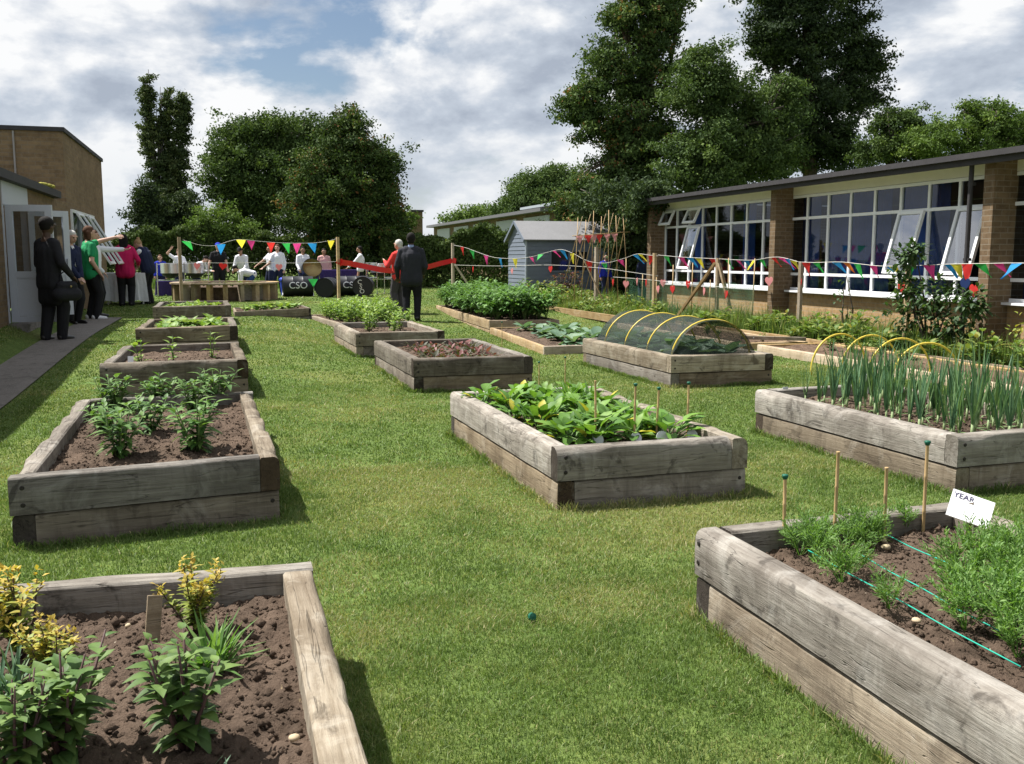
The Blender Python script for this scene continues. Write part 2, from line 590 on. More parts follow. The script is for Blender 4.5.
SKIN = {'fair': skin_mat('fair_skin', (.52, .32, .24)), 'tan': skin_mat('tan_skin', (.36, .20, .13)), 'dark': skin_mat('dark_skin', (.075, .042, .028))}
EYE = m_plain('eye', (.02, .015, .012), .3)
LIPS = m_plain('lips', (.33, .12, .10), .5)
CL = {}


def cloth(name, c):
    if name not in CL: CL[name] = m_cloth(name, c)
    return CL[name]


def remesh(mb, voxel, smooth_it=4):
    me = mb.mesh('tmp', OAK)
    o = D.objects.new('tmp', me)
    COL.objects.link(o)
    r = o.modifiers.new('r', 'REMESH')
    r.mode = 'VOXEL'
    r.voxel_size = voxel
    s = o.modifiers.new('s', 'SMOOTH')
    s.factor = .5
    s.iterations = smooth_it
    dg = bpy.context.evaluated_depsgraph_get()
    out = D.meshes.new_from_object(o.evaluated_get(dg))
    D.objects.remove(o)
    D.meshes.remove(me)
    out.materials.clear()
    out.polygons.foreach_set('use_smooth', [True] * len(out.polygons))
    return out


def ik(a, b, l1, l2, pole):
    a, b, pole = Vector(a), Vector(b), Vector(pole)
    d = b - a
    L = d.length
    if L > (l1 + l2) * .995:
        b = a + d * ((l1 + l2) * .995 / L)
        d = b - a
        L = d.length
    x = (l1 * l1 - l2 * l2 + L * L) / (2 * L)
    h = math.sqrt(max(0, l1 * l1 - x * x))
    u = d / L
    p = (pole - u * pole.dot(u)).normalized()
    return a + u * x + p * h, b


def person(label, loc, heading, H, skin, outfit, hair, lean=0.0, lhand=None, rhand=None, lfoot=None, rfoot=None, headyaw=0, headpitch=0, hip=.525, wide=1.0, vox=.010, female=False, hood=None):
    """local frame: +Y is where the figure faces, +X its right; heading in degrees from +Y towards +X. hands and feet in units of H."""
    W = wide
    hipc = Vector((0, 0, hip * H))
    T = Vector((0, math.sin(R(lean)), math.cos(R(lean))))
    B = Vector((0, math.cos(R(lean)), -math.sin(R(lean))))          # chest's forward
    chest = hipc + T * (.20 * H)
    neck = hipc + T * (.305 * H)
    shz = hipc + T * (.285 * H)
    sw = (.088 if female else .099) * H * W
    sh = {-1: shz + Vector((-sw, 0, 0)) - T * .022 * H, 1: shz + Vector((sw, 0, 0)) - T * .022 * H}
    hy, hp = R(headyaw), R(headpitch + lean * .6)
    Mh = Matrix.Rotation(-hy, 3, 'Z') @ Matrix.Rotation(-hp, 3, 'X')
    head = neck + Mh @ Vector((0, .012 * H, .098 * H))
    hipj = {s: hipc + Vector((s * .05 * H, 0, -.01 * H)) for s in (-1, 1)}
    ft = {-1: Vector(lfoot or (-.06, -.01, 0)) * H, 1: Vector(rfoot or (.06, .01, 0)) * H}
    hd = {-1: lhand, 1: rhand}
    ank, knee, elb, wri = {}, {}, {}, {}
    for s in (-1, 1):
        ank[s] = ft[s] + Vector((0, 0, .045 * H))
        knee[s], ank[s] = ik(hipj[s], ank[s], .245 * H, .24 * H, (s * .15, 1, 0))
        tgt = Vector(hd[s]) * H if hd[s] else sh[s] + Vector((s * .035 * H, .03 * H, -.305 * H))
        elb[s], wri[s] = ik(sh[s], tgt, .175 * H, .148 * H, (s * .5, -1, -.25))
    # ---- the body: one continuous surface
    mb = MB()
    for s in (-1, 1):
        mb.cap(hipc + Vector((s * .042 * H, 0, 0)), chest + Vector((s * .04 * H, 0, 0)), .062 * H * W, .064 * H * W)
        mb.cap(chest + Vector((s * .04 * H, 0, 0)), shz + Vector((s * .05 * H, 0, -.02 * H)), .064 * H * W, .045 * H * W)
        mb.cap(shz, sh[s], .043 * H, .031 * H)
        mb.cap(hipj[s], knee[s], .056 * H * W, .037 * H)
        mb.cap(knee[s], ank[s] + (knee[s] - ank[s]) * .5, .036 * H, .034 * H)
        mb.cap(ank[s] + (knee[s] - ank[s]) * .5, ank[s], .034 * H, .021 * H)
        toe = ft[s] + Vector((s * .018 * H, .095 * H, .016 * H))
        mb.cap(ank[s] + Vector((0, -.012 * H, -.02 * H)), toe, .023 * H, .015 * H)
        mb.cap(sh[s], elb[s], .033 * H, .025 * H)
        mb.cap(elb[s], wri[s], .026 * H, .0165 * H)
        # hand: palm, four unequal bent fingers, thumb from the palm's side
        fd = (wri[s] - elb[s]).normalized()
        sd = fd.cross(B)
        sd = sd.normalized() if sd.length > .2 else Vector((1, 0, 0))
        pn = sd.cross(fd).normalized()                              # palm normal
        pc = wri[s] + fd * (.047 * H)
        for q in (-1, 0, 1):
            mb.cap(wri[s] + sd * (q * .008 * H) + fd * .008 * H, pc + sd * (q * .014 * H), .011 * H, .010 * H, 8)
        for k, (q, ln) in enumerate(((-1.5, .036), (-.5, .043), (.5, .040), (1.5, .031))):
            b0 = pc + sd * (q * .0118 * H)
            d1 = (fd + pn * .25 * -s + sd * q * .07).normalized()
            d2 = (fd + pn * .8 * -s).normalized()
            m1 = b0 + d1 * (ln * .55 * H)
            mb.cap(b0, m1, .0062 * H, .0056 * H, 7)
            mb.cap(m1, m1 + d2 * (ln * .5 * H), .0056 * H, .0046 * H, 7)
        tb = wri[s] + fd * (.018 * H) - sd * (.012 * H)
        tm = tb + (fd * .7 - sd * .7).normalized() * (.03 * H)
        mb.cap(tb, tm, .008 * H, .0065 * H, 7)
        mb.cap(tm, tm + (fd - sd * .2).normalized() * (.022 * H), .0065 * H, .005 * H, 7)
    mb.cap(neck - T * .02 * H, head - Mh @ Vector((0, .01 * H, .03 * H)), .033 * H, .030 * H)
    mb.ell(head, (.046 * H, .057 * H, .064 * H), 16, 12, M=Mh)
    hp_ = lambda x, y, z: head + Mh @ (Vector((x, y, z)) * H)
    mb.ell(hp_(0, .016, -.036), (.031 * H, .036 * H, .030 * H), 12, 9, M=Mh)   # jaw
    mb.cap(hp_(0, .052, .004), hp_(0, .064, -.018), .006 * H, .009 * H, 8)        # nose
    mb.cap(hp_(-.03, .048, .014), hp_(.03, .048, .014), .008 * H, .008 * H, 8)    # brow
    mb.cap(hp_(-.012, .049, -.034), hp_(.012, .049, -.034), .007 * H, .007 * H, 8)  # mouth
    for s in (-1, 1): mb.ell(hp_(s * .047, -.004, -.004), (.006 * H, .012 * H, .018 * H), 8, 6, M=Mh)
    me = remesh(mb, vox * H / 1.7, 3)
    for q in (SKIN[skin], EYE, LIPS): me.materials.append(q)
    ec = [hp_(s * .020, .052, .004) for s in (-1, 1)]
    mc = [hp_(x, .056, -.034) for x in (-.012, -.004, .004, .012)]
    for p in me.polygons:
        c = p.center
        if c.z > neck.z - .02:
            if min((c - e).length for e in ec) < .0085 * H: p.material_index = 1
            elif min((c - e).length for e in mc) < .0055 * H: p.material_index = 2
    o = obj('person', me)
    o.location = loc
    o.rotation_euler = (0, 0, -R(heading))
    tag(o, label, 'person')
    gv = max(.012, vox) * H / 1.7

    def garment(name, mat, mbf, v=gv, it=4):
        gm = remesh(mbf, v, it)
        gm.materials.append(mat)
        return obj(name, gm, o)

    i = .011 * H
    # ---- trousers / skirt
    leg = outfit.get('trousers')
    if leg:
        q = MB()
        wd = outfit.get('legwidth', 1.0)
        for s in (-1, 1):
            q.cap(hipj[s] + Vector((0, 0, .012 * H)), knee[s], .064 * H * W + i * .4, .043 * H * wd + i * .4)
            q.cap(knee[s], ank[s] + Vector((0, 0, -.012 * H)), .043 * H * wd + i * .4, .034 * H * wd + i * .2)
            q.cap(hipc + Vector((s * .036 * H, 0, .012 * H)), hipc + Vector((s * .036 * H, 0, -.02 * H)), .064 * H * W, .064 * H * W)
        garment('trousers', leg, q)
    sk = outfit.get('skirt')
    if sk:
        q = MB()
        z1 = outfit.get('skirtlen', .30) * H
        for s in (-1, 0, 1):
            q.cap(hipc + Vector((s * .035 * H, 0, .03 * H)), Vector((s * .052 * H, .0, z1)), .066 * H * W, .062 * H * W)
        garment('skirt', sk, q)
    # ---- top
    tp = outfit.get('top')
    if tp:
        q = MB()
        hem = outfit.get('hem', .0)
        for s in (-1, 1):
            q.cap(hipc + Vector((s * .043 * H, 0, -(hem + .012) * H)), hipc + Vector((s * .042 * H, 0, .0)), .074 * H * W + i * .5, .071 * H * W + i * .5)
            q.cap(hipc + Vector((s * .042 * H, 0, 0)), chest + Vector((s * .042 * H, 0, 0)), .066 * H * W + i * .5, .066 * H * W + i)
            q.cap(chest + Vector((s * .042 * H, 0, 0)), shz + Vector((s * .052 * H, 0, -.018 * H)), .066 * H * W + i, .048 * H * W + i * .7)
            q.cap(neck - T * .025 * H, sh[s], .036 * H + i * .3, .034 * H + i * .8)
            e2 = sh[s] + (elb[s] - sh[s]) * (1 if outfit.get('sleeve', 1) >= 1 else .62)
            q.cap(sh[s], e2, .034 * H + i * .8, .027 * H + i * (.7 if outfit.get('sleeve', 1) >= 1 else 1))
            if outfit.get('sleeve', 1) >= 1:
                q.cap(elb[s], wri[s], .027 * H + i * .7, .021 * H + i * .4)
        q.cap(hipc + Vector((0, -.004 * H, -hem * H)), chest + Vector((0, -.004 * H, 0)), .074 * H * W + i * .6, .080 * H * W + i)
        q.cap(chest + Vector((0, -.004 * H, 0)), shz - T * .03 * H, .080 * H * W + i, .060 * H * W)
        garment(outfit.get('topname', 'jacket'), tp, q, it=9)
    vs = outfit.get('vest')
    if vs:
        q = MB()
        j = i * 2
        for s in (-1, 1):
            q.cap(hipc + Vector((s * .043 * H, 0, -.01 * H)), chest + Vector((s * .042 * H, 0, 0)), .066 * H * W + j, .066 * H * W + j)
            q.cap(chest + Vector((s * .042 * H, 0, 0)), shz + Vector((s * .045 * H, 0, -.012 * H)), .066 * H * W + j, .046 * H * W + j)
        q.cap(hipc, chest, .074 * H * W + j, .082 * H * W + j)
        garment('waistcoat', vs, q, it=8)
    if outfit.get('collar'):
        q = MB()
        q.cap(neck - T * .02 * H, neck + T * .012 * H, .040 * H, .037 * H)
        garment('collar', outfit['collar'], q, .009)
    if outfit.get('shirtfront'):
        q = MB()
        q.cap(neck - T * .02 * H + B * .03 * H, hipc + T * .10 * H + B * (.062 * H * W + i), .026 * H, .018 * H)
        garment('shirt_front', outfit['shirtfront'], q, .009)
    if outfit.get('tie'):
        q = MB()
        q.cap(neck - T * .03 * H + B * .054 * H, hipc + T * .10 * H + B * (.078 * H * W + i), .009 * H, .014 * H)
        garment('tie', outfit['tie'], q, .007)
    sm = outfit.get('shoes')
    if sm:
        for s in (-1, 1):
            q = MB()
            toe = ft[s] + Vector((s * .018 * H, .098 * H, .017 * H))
            q.cap(ft[s] + Vector((0, -.018 * H, .03 * H)), toe, .028 * H, .019 * H)
            garment('shoe', sm, q, .009)
    # ---- hair
    if hair:
        q = MB()
        hm, style = hair
        q.ell(hp_(0, -.013, .014), (.051 * H, .054 * H, .060 * H), 16, 12, M=Mh)
        q.ell(hp_(0, -.006, .030), (.046 * H, .054 * H, .042 * H), 14, 10, M=Mh)
        if style == 'short':
            q.cap(hp_(-.02, -.035, -.03), hp_(.02, -.035, -.03), .022 * H, .022 * H)
        if style == 'afro':
            q.ell(hp_(0, -.01, .03), (.058 * H, .062 * H, .055 * H), 14, 10, M=Mh)
        if style == 'long':
            for s in (-1, 0, 1):
                q.cap(hp_(s * .025, -.035, -.0), hp_(s * .03, -.045, -.13), .034 * H, .026 * H)
        if style == 'bob':
            for s in (-1, 0, 1):
                q.cap(hp_(s * .034, -.022, -.0), hp_(s * .036, -.022, -.062), .028 * H, .024 * H)
        if style == 'bun':
            q.ell(hp_(0, -.05, .06), (.027 * H, .027 * H, .027 * H), 10, 8)
        garment('hair', hm, q, .010, 2)
    if outfit.get('cap'):
        q = MB()
        q.ell(hp_(0, -.006, .034), (.056 * H, .063 * H, .046 * H), 14, 10, M=Mh)
        q.cap(hp_(-.02, .06, .026), hp_(.02, .06, .026), .014 * H, .014 * H)
        garment('cap', outfit['cap'], q, .009, 2)
    return o


HB = cloth('black_hair', (.012, .010, .009))
HBR = cloth('brown_hair', (.10, .05, .03))
HBL = cloth('sandy_hair', (.34, .22, .12))
HGR = cloth('silver_hair', (.52, .50, .47))
BLK = cloth('black_cloth', (.014, .014, .016))
BLK2 = cloth('black_leather', (.018, .018, .021))
NAVY = cloth('navy_cloth', (.016, .022, .055))
CHAR = cloth('charcoal_suit_cloth', (.026, .027, .035))
WHT = cloth('white_shirt_cloth', (.74, .75, .80))
GRN = cloth('green_tshirt_cloth', (.02, .26, .10))
PNK = cloth('raspberry_cloth', (.50, .015, .10))
RED = cloth('red_jacket_cloth', (.62, .045, .04))
BLU = cloth('royal_blue_cloth', (.02, .035, .42))
GRT = cloth('grey_trouser_cloth', (.06, .055, .06))
BRT = cloth('dark_brown_trouser_cloth', (.05, .04, .042))
PKS = cloth('pale_pink_cloth', (.62, .36, .34))
BLS = m_plain('black_shoe_leather', (.012, .011, .011), .35, .5)
WHS = m_plain('white_trainer', (.7, .7, .72), .6)


def px(x, Y, dz=0):
    """a standing place: picture column x at depth Y, on the ground"""
    p = at(x, 300, Y)
    return Vector((p.x, Y, g(p.x, Y) + dz))


def person_all():
    person('person in long black leather jacket and black trousers standing on the path with a handbag', G(53, 341), 32, 1.68, 'dark',
           dict(top=BLK2, hem=.05, skirt=BLK, skirtlen=.34, trousers=BLK, legwidth=1.15, shoes=BLS), (HB, 'afro'), lhand=(-.08, .17, .60), rhand=(.14, .09, .535), lfoot=(-.045, -.03, 0), rfoot=(.05, .05, 0), wide=.86, vox=.008, female=True)
    person('person with short silver hair in navy blazer and tie, hands folded, on the path', G(74, 324), 128, 1.58, 'fair',
           dict(top=NAVY, hem=.03, trousers=BLK, shoes=BLS, collar=WHT, shirtfront=WHT, tie=NAVY), (HGR, 'short'), lhand=(-.015, .13, .50), rhand=(.02, .12, .50), headpitch=14, vox=.008)
    person('person in green t-shirt and black trousers pointing to the right beside the brick block', G(90, 321) + Vector((0, .4, 0)), 62, 1.70, 'fair',
           dict(top=GRN, sleeve=.6, hem=.02, trousers=BLK, shoes=WHS, topname='t_shirt'), (HBR, 'bob'), rhand=(.13, .05, .50), lhand=(-.02, .36, .90), vox=.008, female=True)
    person('person in white cardigan reaching out towards the person in raspberry jacket', px(96, 19.9), 80, 1.66, 'fair',
           dict(top=WHT, hem=.05, trousers=BLK, shoes=BLS), (HBR, 'short'), lhand=(-.06, .42, .77), rhand=(.13, .08, .52), vox=.008, female=True)
    person('person in raspberry pink jacket with long black hair seen from behind at the table', G(127, 306), 4, 1.66, 'tan',
           dict(top=PNK, hem=.045, trousers=BLK, legwidth=1.2, shoes=BLS), (HB, 'long'), lhand=(-.15, .12, .60), rhand=(.16, .11, .58), wide=1.16, vox=.008, female=True)
    person('person in navy waistcoat and white shirt bending over the white-clothed table', G(150, 304), -62, 1.60, 'fair',
           dict(top=WHT, sleeve=.6, hem=.0, vest=NAVY, trousers=BLK, legwidth=1.2, shoes=BLS, topname='shirt'), (HBL, 'bun'), lean=16, headpitch=26, lhand=(-.08, .28, .52), rhand=(.08, .27, .50), vox=.008)
    person('person in dark charcoal suit with back turned, close to the red ribbon', G(412, 321), 14, 1.79, 'dark',
           dict(top=CHAR, hem=.045, trousers=cloth('dark_suit_trousers', (.014, .014, .018)), shoes=BLS, collar=cloth('blue_collar', (.25, .32, .5))), (HB, 'short'), wide=1.12, lhand=(-.16, .07, .50), rhand=(.13, .13, .54), vox=.008)
    person('person with silver hair in red jacket and grey trousers next to the dark suit', G(400, 313), -38, 1.62, 'fair',
           dict(top=RED, hem=.03, trousers=GRT, legwidth=1.15, shoes=BLS), (HGR, 'short'), lhand=(-.10, .17, .70), rhand=(.13, .14, .58), vox=.008)
    # the steel band
    sp = dict(vox=.012)
    person('person in white shirt with one arm raised behind the left steel pan', px(180, 29.6), 150, 1.36, 'fair',
           dict(top=WHT, sleeve=.6, trousers=NAVY, shoes=BLS, topname='shirt'), (HBR, 'short'), rhand=(.20, .08, .98), lhand=(-.10, .22, .58), lean=6, **sp)
    person('person in white shirt stooping over the right steel pan', px(195, 29.4), 120, 1.36, 'fair',
           dict(top=WHT, trousers=NAVY, shoes=BLS, topname='shirt'), (HB, 'short'), lean=48, headpitch=10, rhand=(.10, .36, .52), lhand=(-.10, .36, .52), hip=.50, **sp)
    person('small person with brown hair in blue between the table and the steel pans', px(162, 29.8), 185, 1.18, 'fair',
           dict(top=BLU, trousers=NAVY, shoes=BLS, topname='jumper'), (HBR, 'bob'), **sp)
    person('person in black polo shirt and blue cap playing behind the round planter', px(220, 29.6), 172, 1.52, 'fair',
           dict(top=BLK, sleeve=.6, trousers=BLK, shoes=BLS, topname='polo_shirt', cap=BLU), (HB, 'short'), wide=1.1, rhand=(.22, .10, .46), lhand=(-.14, .16, .50), **sp)
    person('person in pale shirt and dark cap leaning forward behind the planter', px(245, 29.8), 205, 1.44, 'tan',
           dict(top=WHT, trousers=NAVY, shoes=BLS, topname='shirt', cap=BLK), (HB, 'short'), lean=22, headpitch=8, rhand=(.12, .25, .50), lhand=(-.1, .25, .5), **sp)
    person('person in white shirt and blue trousers bent double beside the planter', px(254, 28.6), 262, 1.30, 'fair',
           dict(top=WHT, trousers=cloth('denim_blue_cloth', (.03, .07, .22)), shoes=BLS, topname='shirt'), (HB, 'short'), lean=78, rhand=(.10, .32, .18), lhand=(-.1, .32, .18), hip=.48, **sp)
    person('person in white shirt standing side-on and holding out an arm near the planter', px(272, 29.6), 250, 1.46, 'tan',
           dict(top=WHT, sleeve=.6, trousers=NAVY, shoes=BLS, topname='shirt'), (HB, 'short'), rhand=(.10, .30, .56), lhand=(-.10, .20, .55), **sp)
    person('person in white shirt standing half behind the person holding out an arm', px(279, 30.4), 200, 1.5, 'fair',
           dict(top=WHT, trousers=NAVY, shoes=BLS, topname='shirt'), (HBR, 'short'), **sp)
    person('person in white shirt behind the tilted steel pan', px(304, 29.8), 170, 1.42, 'tan',
           dict(top=WHT, trousers=NAVY, shoes=BLS, topname='shirt'), (HB, 'short'), lhand=(-.13, .17, .52), rhand=(.12, .15, .52), **sp)
    person('person in pale pink shirt behind the purple-clothed table', px(325, 30.4), 180, 1.38, 'tan',
           dict(top=PKS, trousers=NAVY, shoes=BLS, topname='shirt'), (HB, 'short'), **sp)
    person('person in white shirt and black skirt facing left next to the drums', px(361, 29.2), 280, 1.44, 'tan',
           dict(top=WHT, skirt=BLK, shoes=BLS, topname='shirt'), (HB, 'short'), rhand=(.09, .25, .56), lhand=(-.1, .24, .56), female=True, **sp)
    person('person in royal blue jacket behind the bean canes', px(605, 24.4), 175, 1.22, 'fair',
           dict(top=BLU, trousers=NAVY, shoes=BLS), (HB, 'short'), **sp)
    person('person in navy jacket with back turned near the end of the long building', px(643, 23.6), 12, 1.22, 'tan',
           dict(top=NAVY, trousers=NAVY, shoes=BLS), (HB, 'short'), **sp)
    # the handbag hanging from the arm of the person in leather
    p = G(53, 341)
    hl = R(32)
    c = p + Vector((math.cos(hl) * .21 + math.sin(hl) * .08, -math.sin(hl) * .21 + math.cos(hl) * .08, .70))
    o = empty('handbag', c, -hl + R(80), 'black handbag hanging from the arm of the person in the leather jacket', 'handbag')
    q = MB()
    q.cap((-.13, 0, -.06), (.13, 0, -.06), .095, .095)
    q.cap((-.10, 0, .06), (.10, 0, .06), .065, .065)
    me = remesh(q, .015)
    me.materials.append(BLK2)
    obj('bag', me, o)
    q = MB()
    q.tube([(-.11, 0, .09), (-.08, 0, .22), (0, 0, .27), (.08, 0, .22), (.11, 0, .09)], .009)
    q.build('strap', BLK2, o, smooth=True)
    q = MB()
    q.ell((0, -.085, .05), (.016, .01, .016))
    q.build('clasp', GOLD, o, smooth=True)


person_all()

# ------------------------------------------------------------------ ground
def axis(pts):
    out = []
    for a, b, n in pts: out += list(np.linspace(a, b, n, endpoint=False))
    return out + [pts[-1][1]]


def sheet(name, xs, ys, dz, mat, kind='structure', parent=None):
    v = [(x, y, g(x, y) + dz) for y in ys for x in xs]
    nx = len(xs)
    f = [(j * nx + i, j * nx + i + 1, (j + 1) * nx + i + 1, (j + 1) * nx + i) for j in range(len(ys) - 1) for i in range(nx - 1)]
    me = D.meshes.new(name)
    me.from_pydata(v, [], f)
    me.materials.append(mat)
    me.polygons.foreach_set('use_smooth', [True] * len(f))
    return tag(obj(name, me, parent), kind=kind)


def lawn_mat():
    m = Mat('lawn')
    v = m.coord('Object')
    a = m.noise(v, .55, 5, .65)
    b = m.noise(v, 3.2, 5, .7)
    c = m.noise(v, 28, 4, .7)
    col = m.mix(m.ramp(b, [(.3, 0), (.7, 1)]), [.075, .125, .028], [.15, .21, .055])
    col = m.mix(m.ramp(a, [(.47, 0), (.72, .75)]), col, [.22, .21, .07])
    col = m.mix(m.ramp(c, [(.35, .6), (.6, 0)]), col, [.035, .055, .014])
    return m.out(m.pbr(col, .9, m.bump(m.math('ADD', c, b), .8, .03), .1))


LAWN = lawn_mat()
gr = sheet('ground', axis([(-300, -60, 6), (-60, -6, 18), (-6, 13, 80), (13, 60, 20), (60, 300, 6)]),
           axis([(-60, -2, 8), (-2, 28, 110), (28, 60, 20), (60, 500, 12)]), 0, LAWN)
sheet('path', axis([(-2.46, -1.89, 9)]), axis([(1, 19.4, 90)]), .016, PATHM)
sheet('border_soil', axis([(8.62, 9.99, 8)]), axis([(4, 21, 50)]), .006, SOIL2)
sheet('bean_border_soil', axis([(7.4, 10.1, 8)]), axis([(17.6, 24.6, 24)]), .010, SOIL2)
sheet('bare_soil_strip', axis([(8.28, 8.53, 3)]), axis([(5, 17.4, 40)]), .006, SOIL2)


# ------------------------------------------------------------------ long school building on the right
def bx(name, mat, parent, x0, x1, y0, y1, z0, z1):
    q = MB()
    q.box(((x0 + x1) / 2, (y0 + y1) / 2, (z0 + z1) / 2), (x1 - x0, y1 - y0, z1 - z0))
    return q.build(name, mat, parent)


def long_building():
    b = empty('school_building', (0, 0, 0), 0, 'long single-storey brick school building with white window walls, right of the garden', 'building')
    WX = 10.0
    bx('wall', BUFF, b, WX, WX + .22, .2, 21.06, -.1, .70)
    e = bx('wall', BROWN, b, WX - .33, 16.2, 21.061, 21.27, -.1, 2.60)
    for k in range(3):
        y = 5.2 + k * 5.22
        if k == 0: y = 5.40
        bx('brick_pier', BROWN, b, WX - .34, WX + .24, y - .001 + (.02 if k else 0), y + .20, -.1, 2.603)
    q = MB()
    q.box((12.95, 10.6, 2.66), (6.9, 21.5, .07))
    q.build('roof', ROOF, b)
    q = MB()
    q.box((9.47, 10.6, 2.605), (.05, 21.55, .15))
    fa = q.build('fascia', ROOF, b)
    q = MB()
    q.box((9.415, 10.6, 2.645), (.09, 21.6, .075))
    q.build('gutter', ROOF, fa)
    bx('soffit', WPAINT, b, 9.50, WX + .2, .2, 21.05, 2.606, 2.617)
    # room inside
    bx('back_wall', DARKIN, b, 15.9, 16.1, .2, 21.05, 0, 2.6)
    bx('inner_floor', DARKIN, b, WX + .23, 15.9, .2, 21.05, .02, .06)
    bx('near_end_wall', BROWN, b, WX, 16.2, 0, .19, 0, 2.6)
    q = MB()
    q.tube([(9.61, 10.80, 2.57), (9.61, 10.80, .0)], .032, 10)
    for z in (2.3, 1.3, .4): q.box((9.625, 10.80, z), (.05, .10, .04))
    q.build('drainpipe', ROOF, b, smooth=True, sharp=.6)
    Z0, Z1, Z2, Z3 = .76, 1.03, 2.03, 2.42
    spans = [(16.06, 21.05), (10.84, 15.83), (5.62, 10.61)]
    opens = {0: [('up', 7), ('up', 5), ('low', 5)], 1: [('low', 2), ('low', 0)], 2: []}
    for wi, (ya, yb) in enumerate(spans):
        n = 8
        st = (yb - ya) / n
        w = empty('window')
        reg(w, b)
        f = MB()
        t, dp = .048, .05
        def rail(y0, y1, z0, z1, d=dp):
            f.box((WX + .04, (y0 + y1) / 2, (z0 + z1) / 2), (d, y1 - y0, z1 - z0))
        for z in (Z0, Z1, Z2, Z3): rail(ya, yb, z - t / 2, z + t / 2)
        for i in range(n + 1):
            y = ya + i * st
            y = min(max(y, ya + t / 2), yb - t / 2)
            rail(y - t / 2, y + t / 2, Z0 + t / 2, Z3 - t / 2, dp - .006)
        f.build('frame', WHITE, w)
        bx('header_board', WPAINT, w, WX + .012, WX + .05, ya, yb, Z3 + .03, 2.603)
        s = MB()
        s.box((WX - .03, (ya + yb) / 2, .718), (.16, yb - ya - .01, .032))
        s.build('sill', WHITE, w)
        gl = MB()
        op = {(r, i) for r, i in opens[wi]}
        for i in range(n):
            for r, (z0, z1) in (('bot', (Z0, Z1)), ('low', (Z1, Z2)), ('up', (Z2, Z3))):
                if (r, i) in op: continue
                a0, a1 = ya + i * st + t / 2, ya + (i + 1) * st - t / 2
                x = WX + .045 + rng.uniform(-.004, .004)
                tw = rng.uniform(-.006, .006)
                gl.add([(x - tw, a0, z0), (x + tw, a1, z0), (x + tw, a1, z1), (x - tw, a0, z1)], [(0, 1, 2, 3)])
        gl.build('glass', GLASS, w)
        for r, i in opens[wi]:
            z0, z1 = (Z1, Z2) if r == 'low' else (Z2, Z3)
            a0, a1 = ya + i * st + t / 2, ya + (i + 1) * st - t / 2
            h = z1 - z0 - .03
            c = MB()
            for sg in (0, 1):
                c.box((0, (a0 + .03) if sg == 0 else (a1 - .03), -h / 2), (.045, .05, h))
                c.box((0, (a0 + a1) / 2, -.025 if sg == 0 else -h + .025), (.043, a1 - a0 - .112, .05))
            c.add([(0, a0 + .05, -.05), (0, a1 - .05, -.05), (0, a1 - .05, -h + .05), (0, a0 + .05, -h + .05)], [(0, 1, 2, 3)], 1)
            ob = c.build('open_casement', [WHITE, GLASS_OPEN], w, (WX - .02, 0, z1 - .01))
            ob.rotation_euler = (0, R(15 if r == 'low' else 24), 0)
        # curtains drawn behind parts of the glass
        for (c0, c1) in {0: [(2.2, 3.0), (5.6, 6.4)], 1: [(1.8, 3.4), (3.9, 6.6), (7.0, 7.9)], 2: [(5.2, 6.6), (7.0, 7.9)]}[wi]:
            c = MB()
            y0, y1 = ya + c0 * st, ya + c1 * st
            m = int((y1 - y0) / .03)
            vs, fs = [], []
            for k in range(m + 1):
                y = y0 + (y1 - y0) * k / m
                x = WX + .30 + .035 * math.sin(k * .9) + .012 * math.sin(k * 2.3)
                vs += [(x, y, .3), (x, y, 2.5)]
                if k: fs.append((2 * k - 2, 2 * k, 2 * k + 1, 2 * k - 1))
            c.add(vs, fs)
            c.build('curtain', CURT, b, smooth=True)


long_building()


# ------------------------------------------------------------------ brick block and annexe on the left
DOORW = m_plain('shaded_white_plastic', (.50, .52, .57), .45, .4, var=.06, bump=.03)  # white plastic doors; the shade they stand in is put into this grey


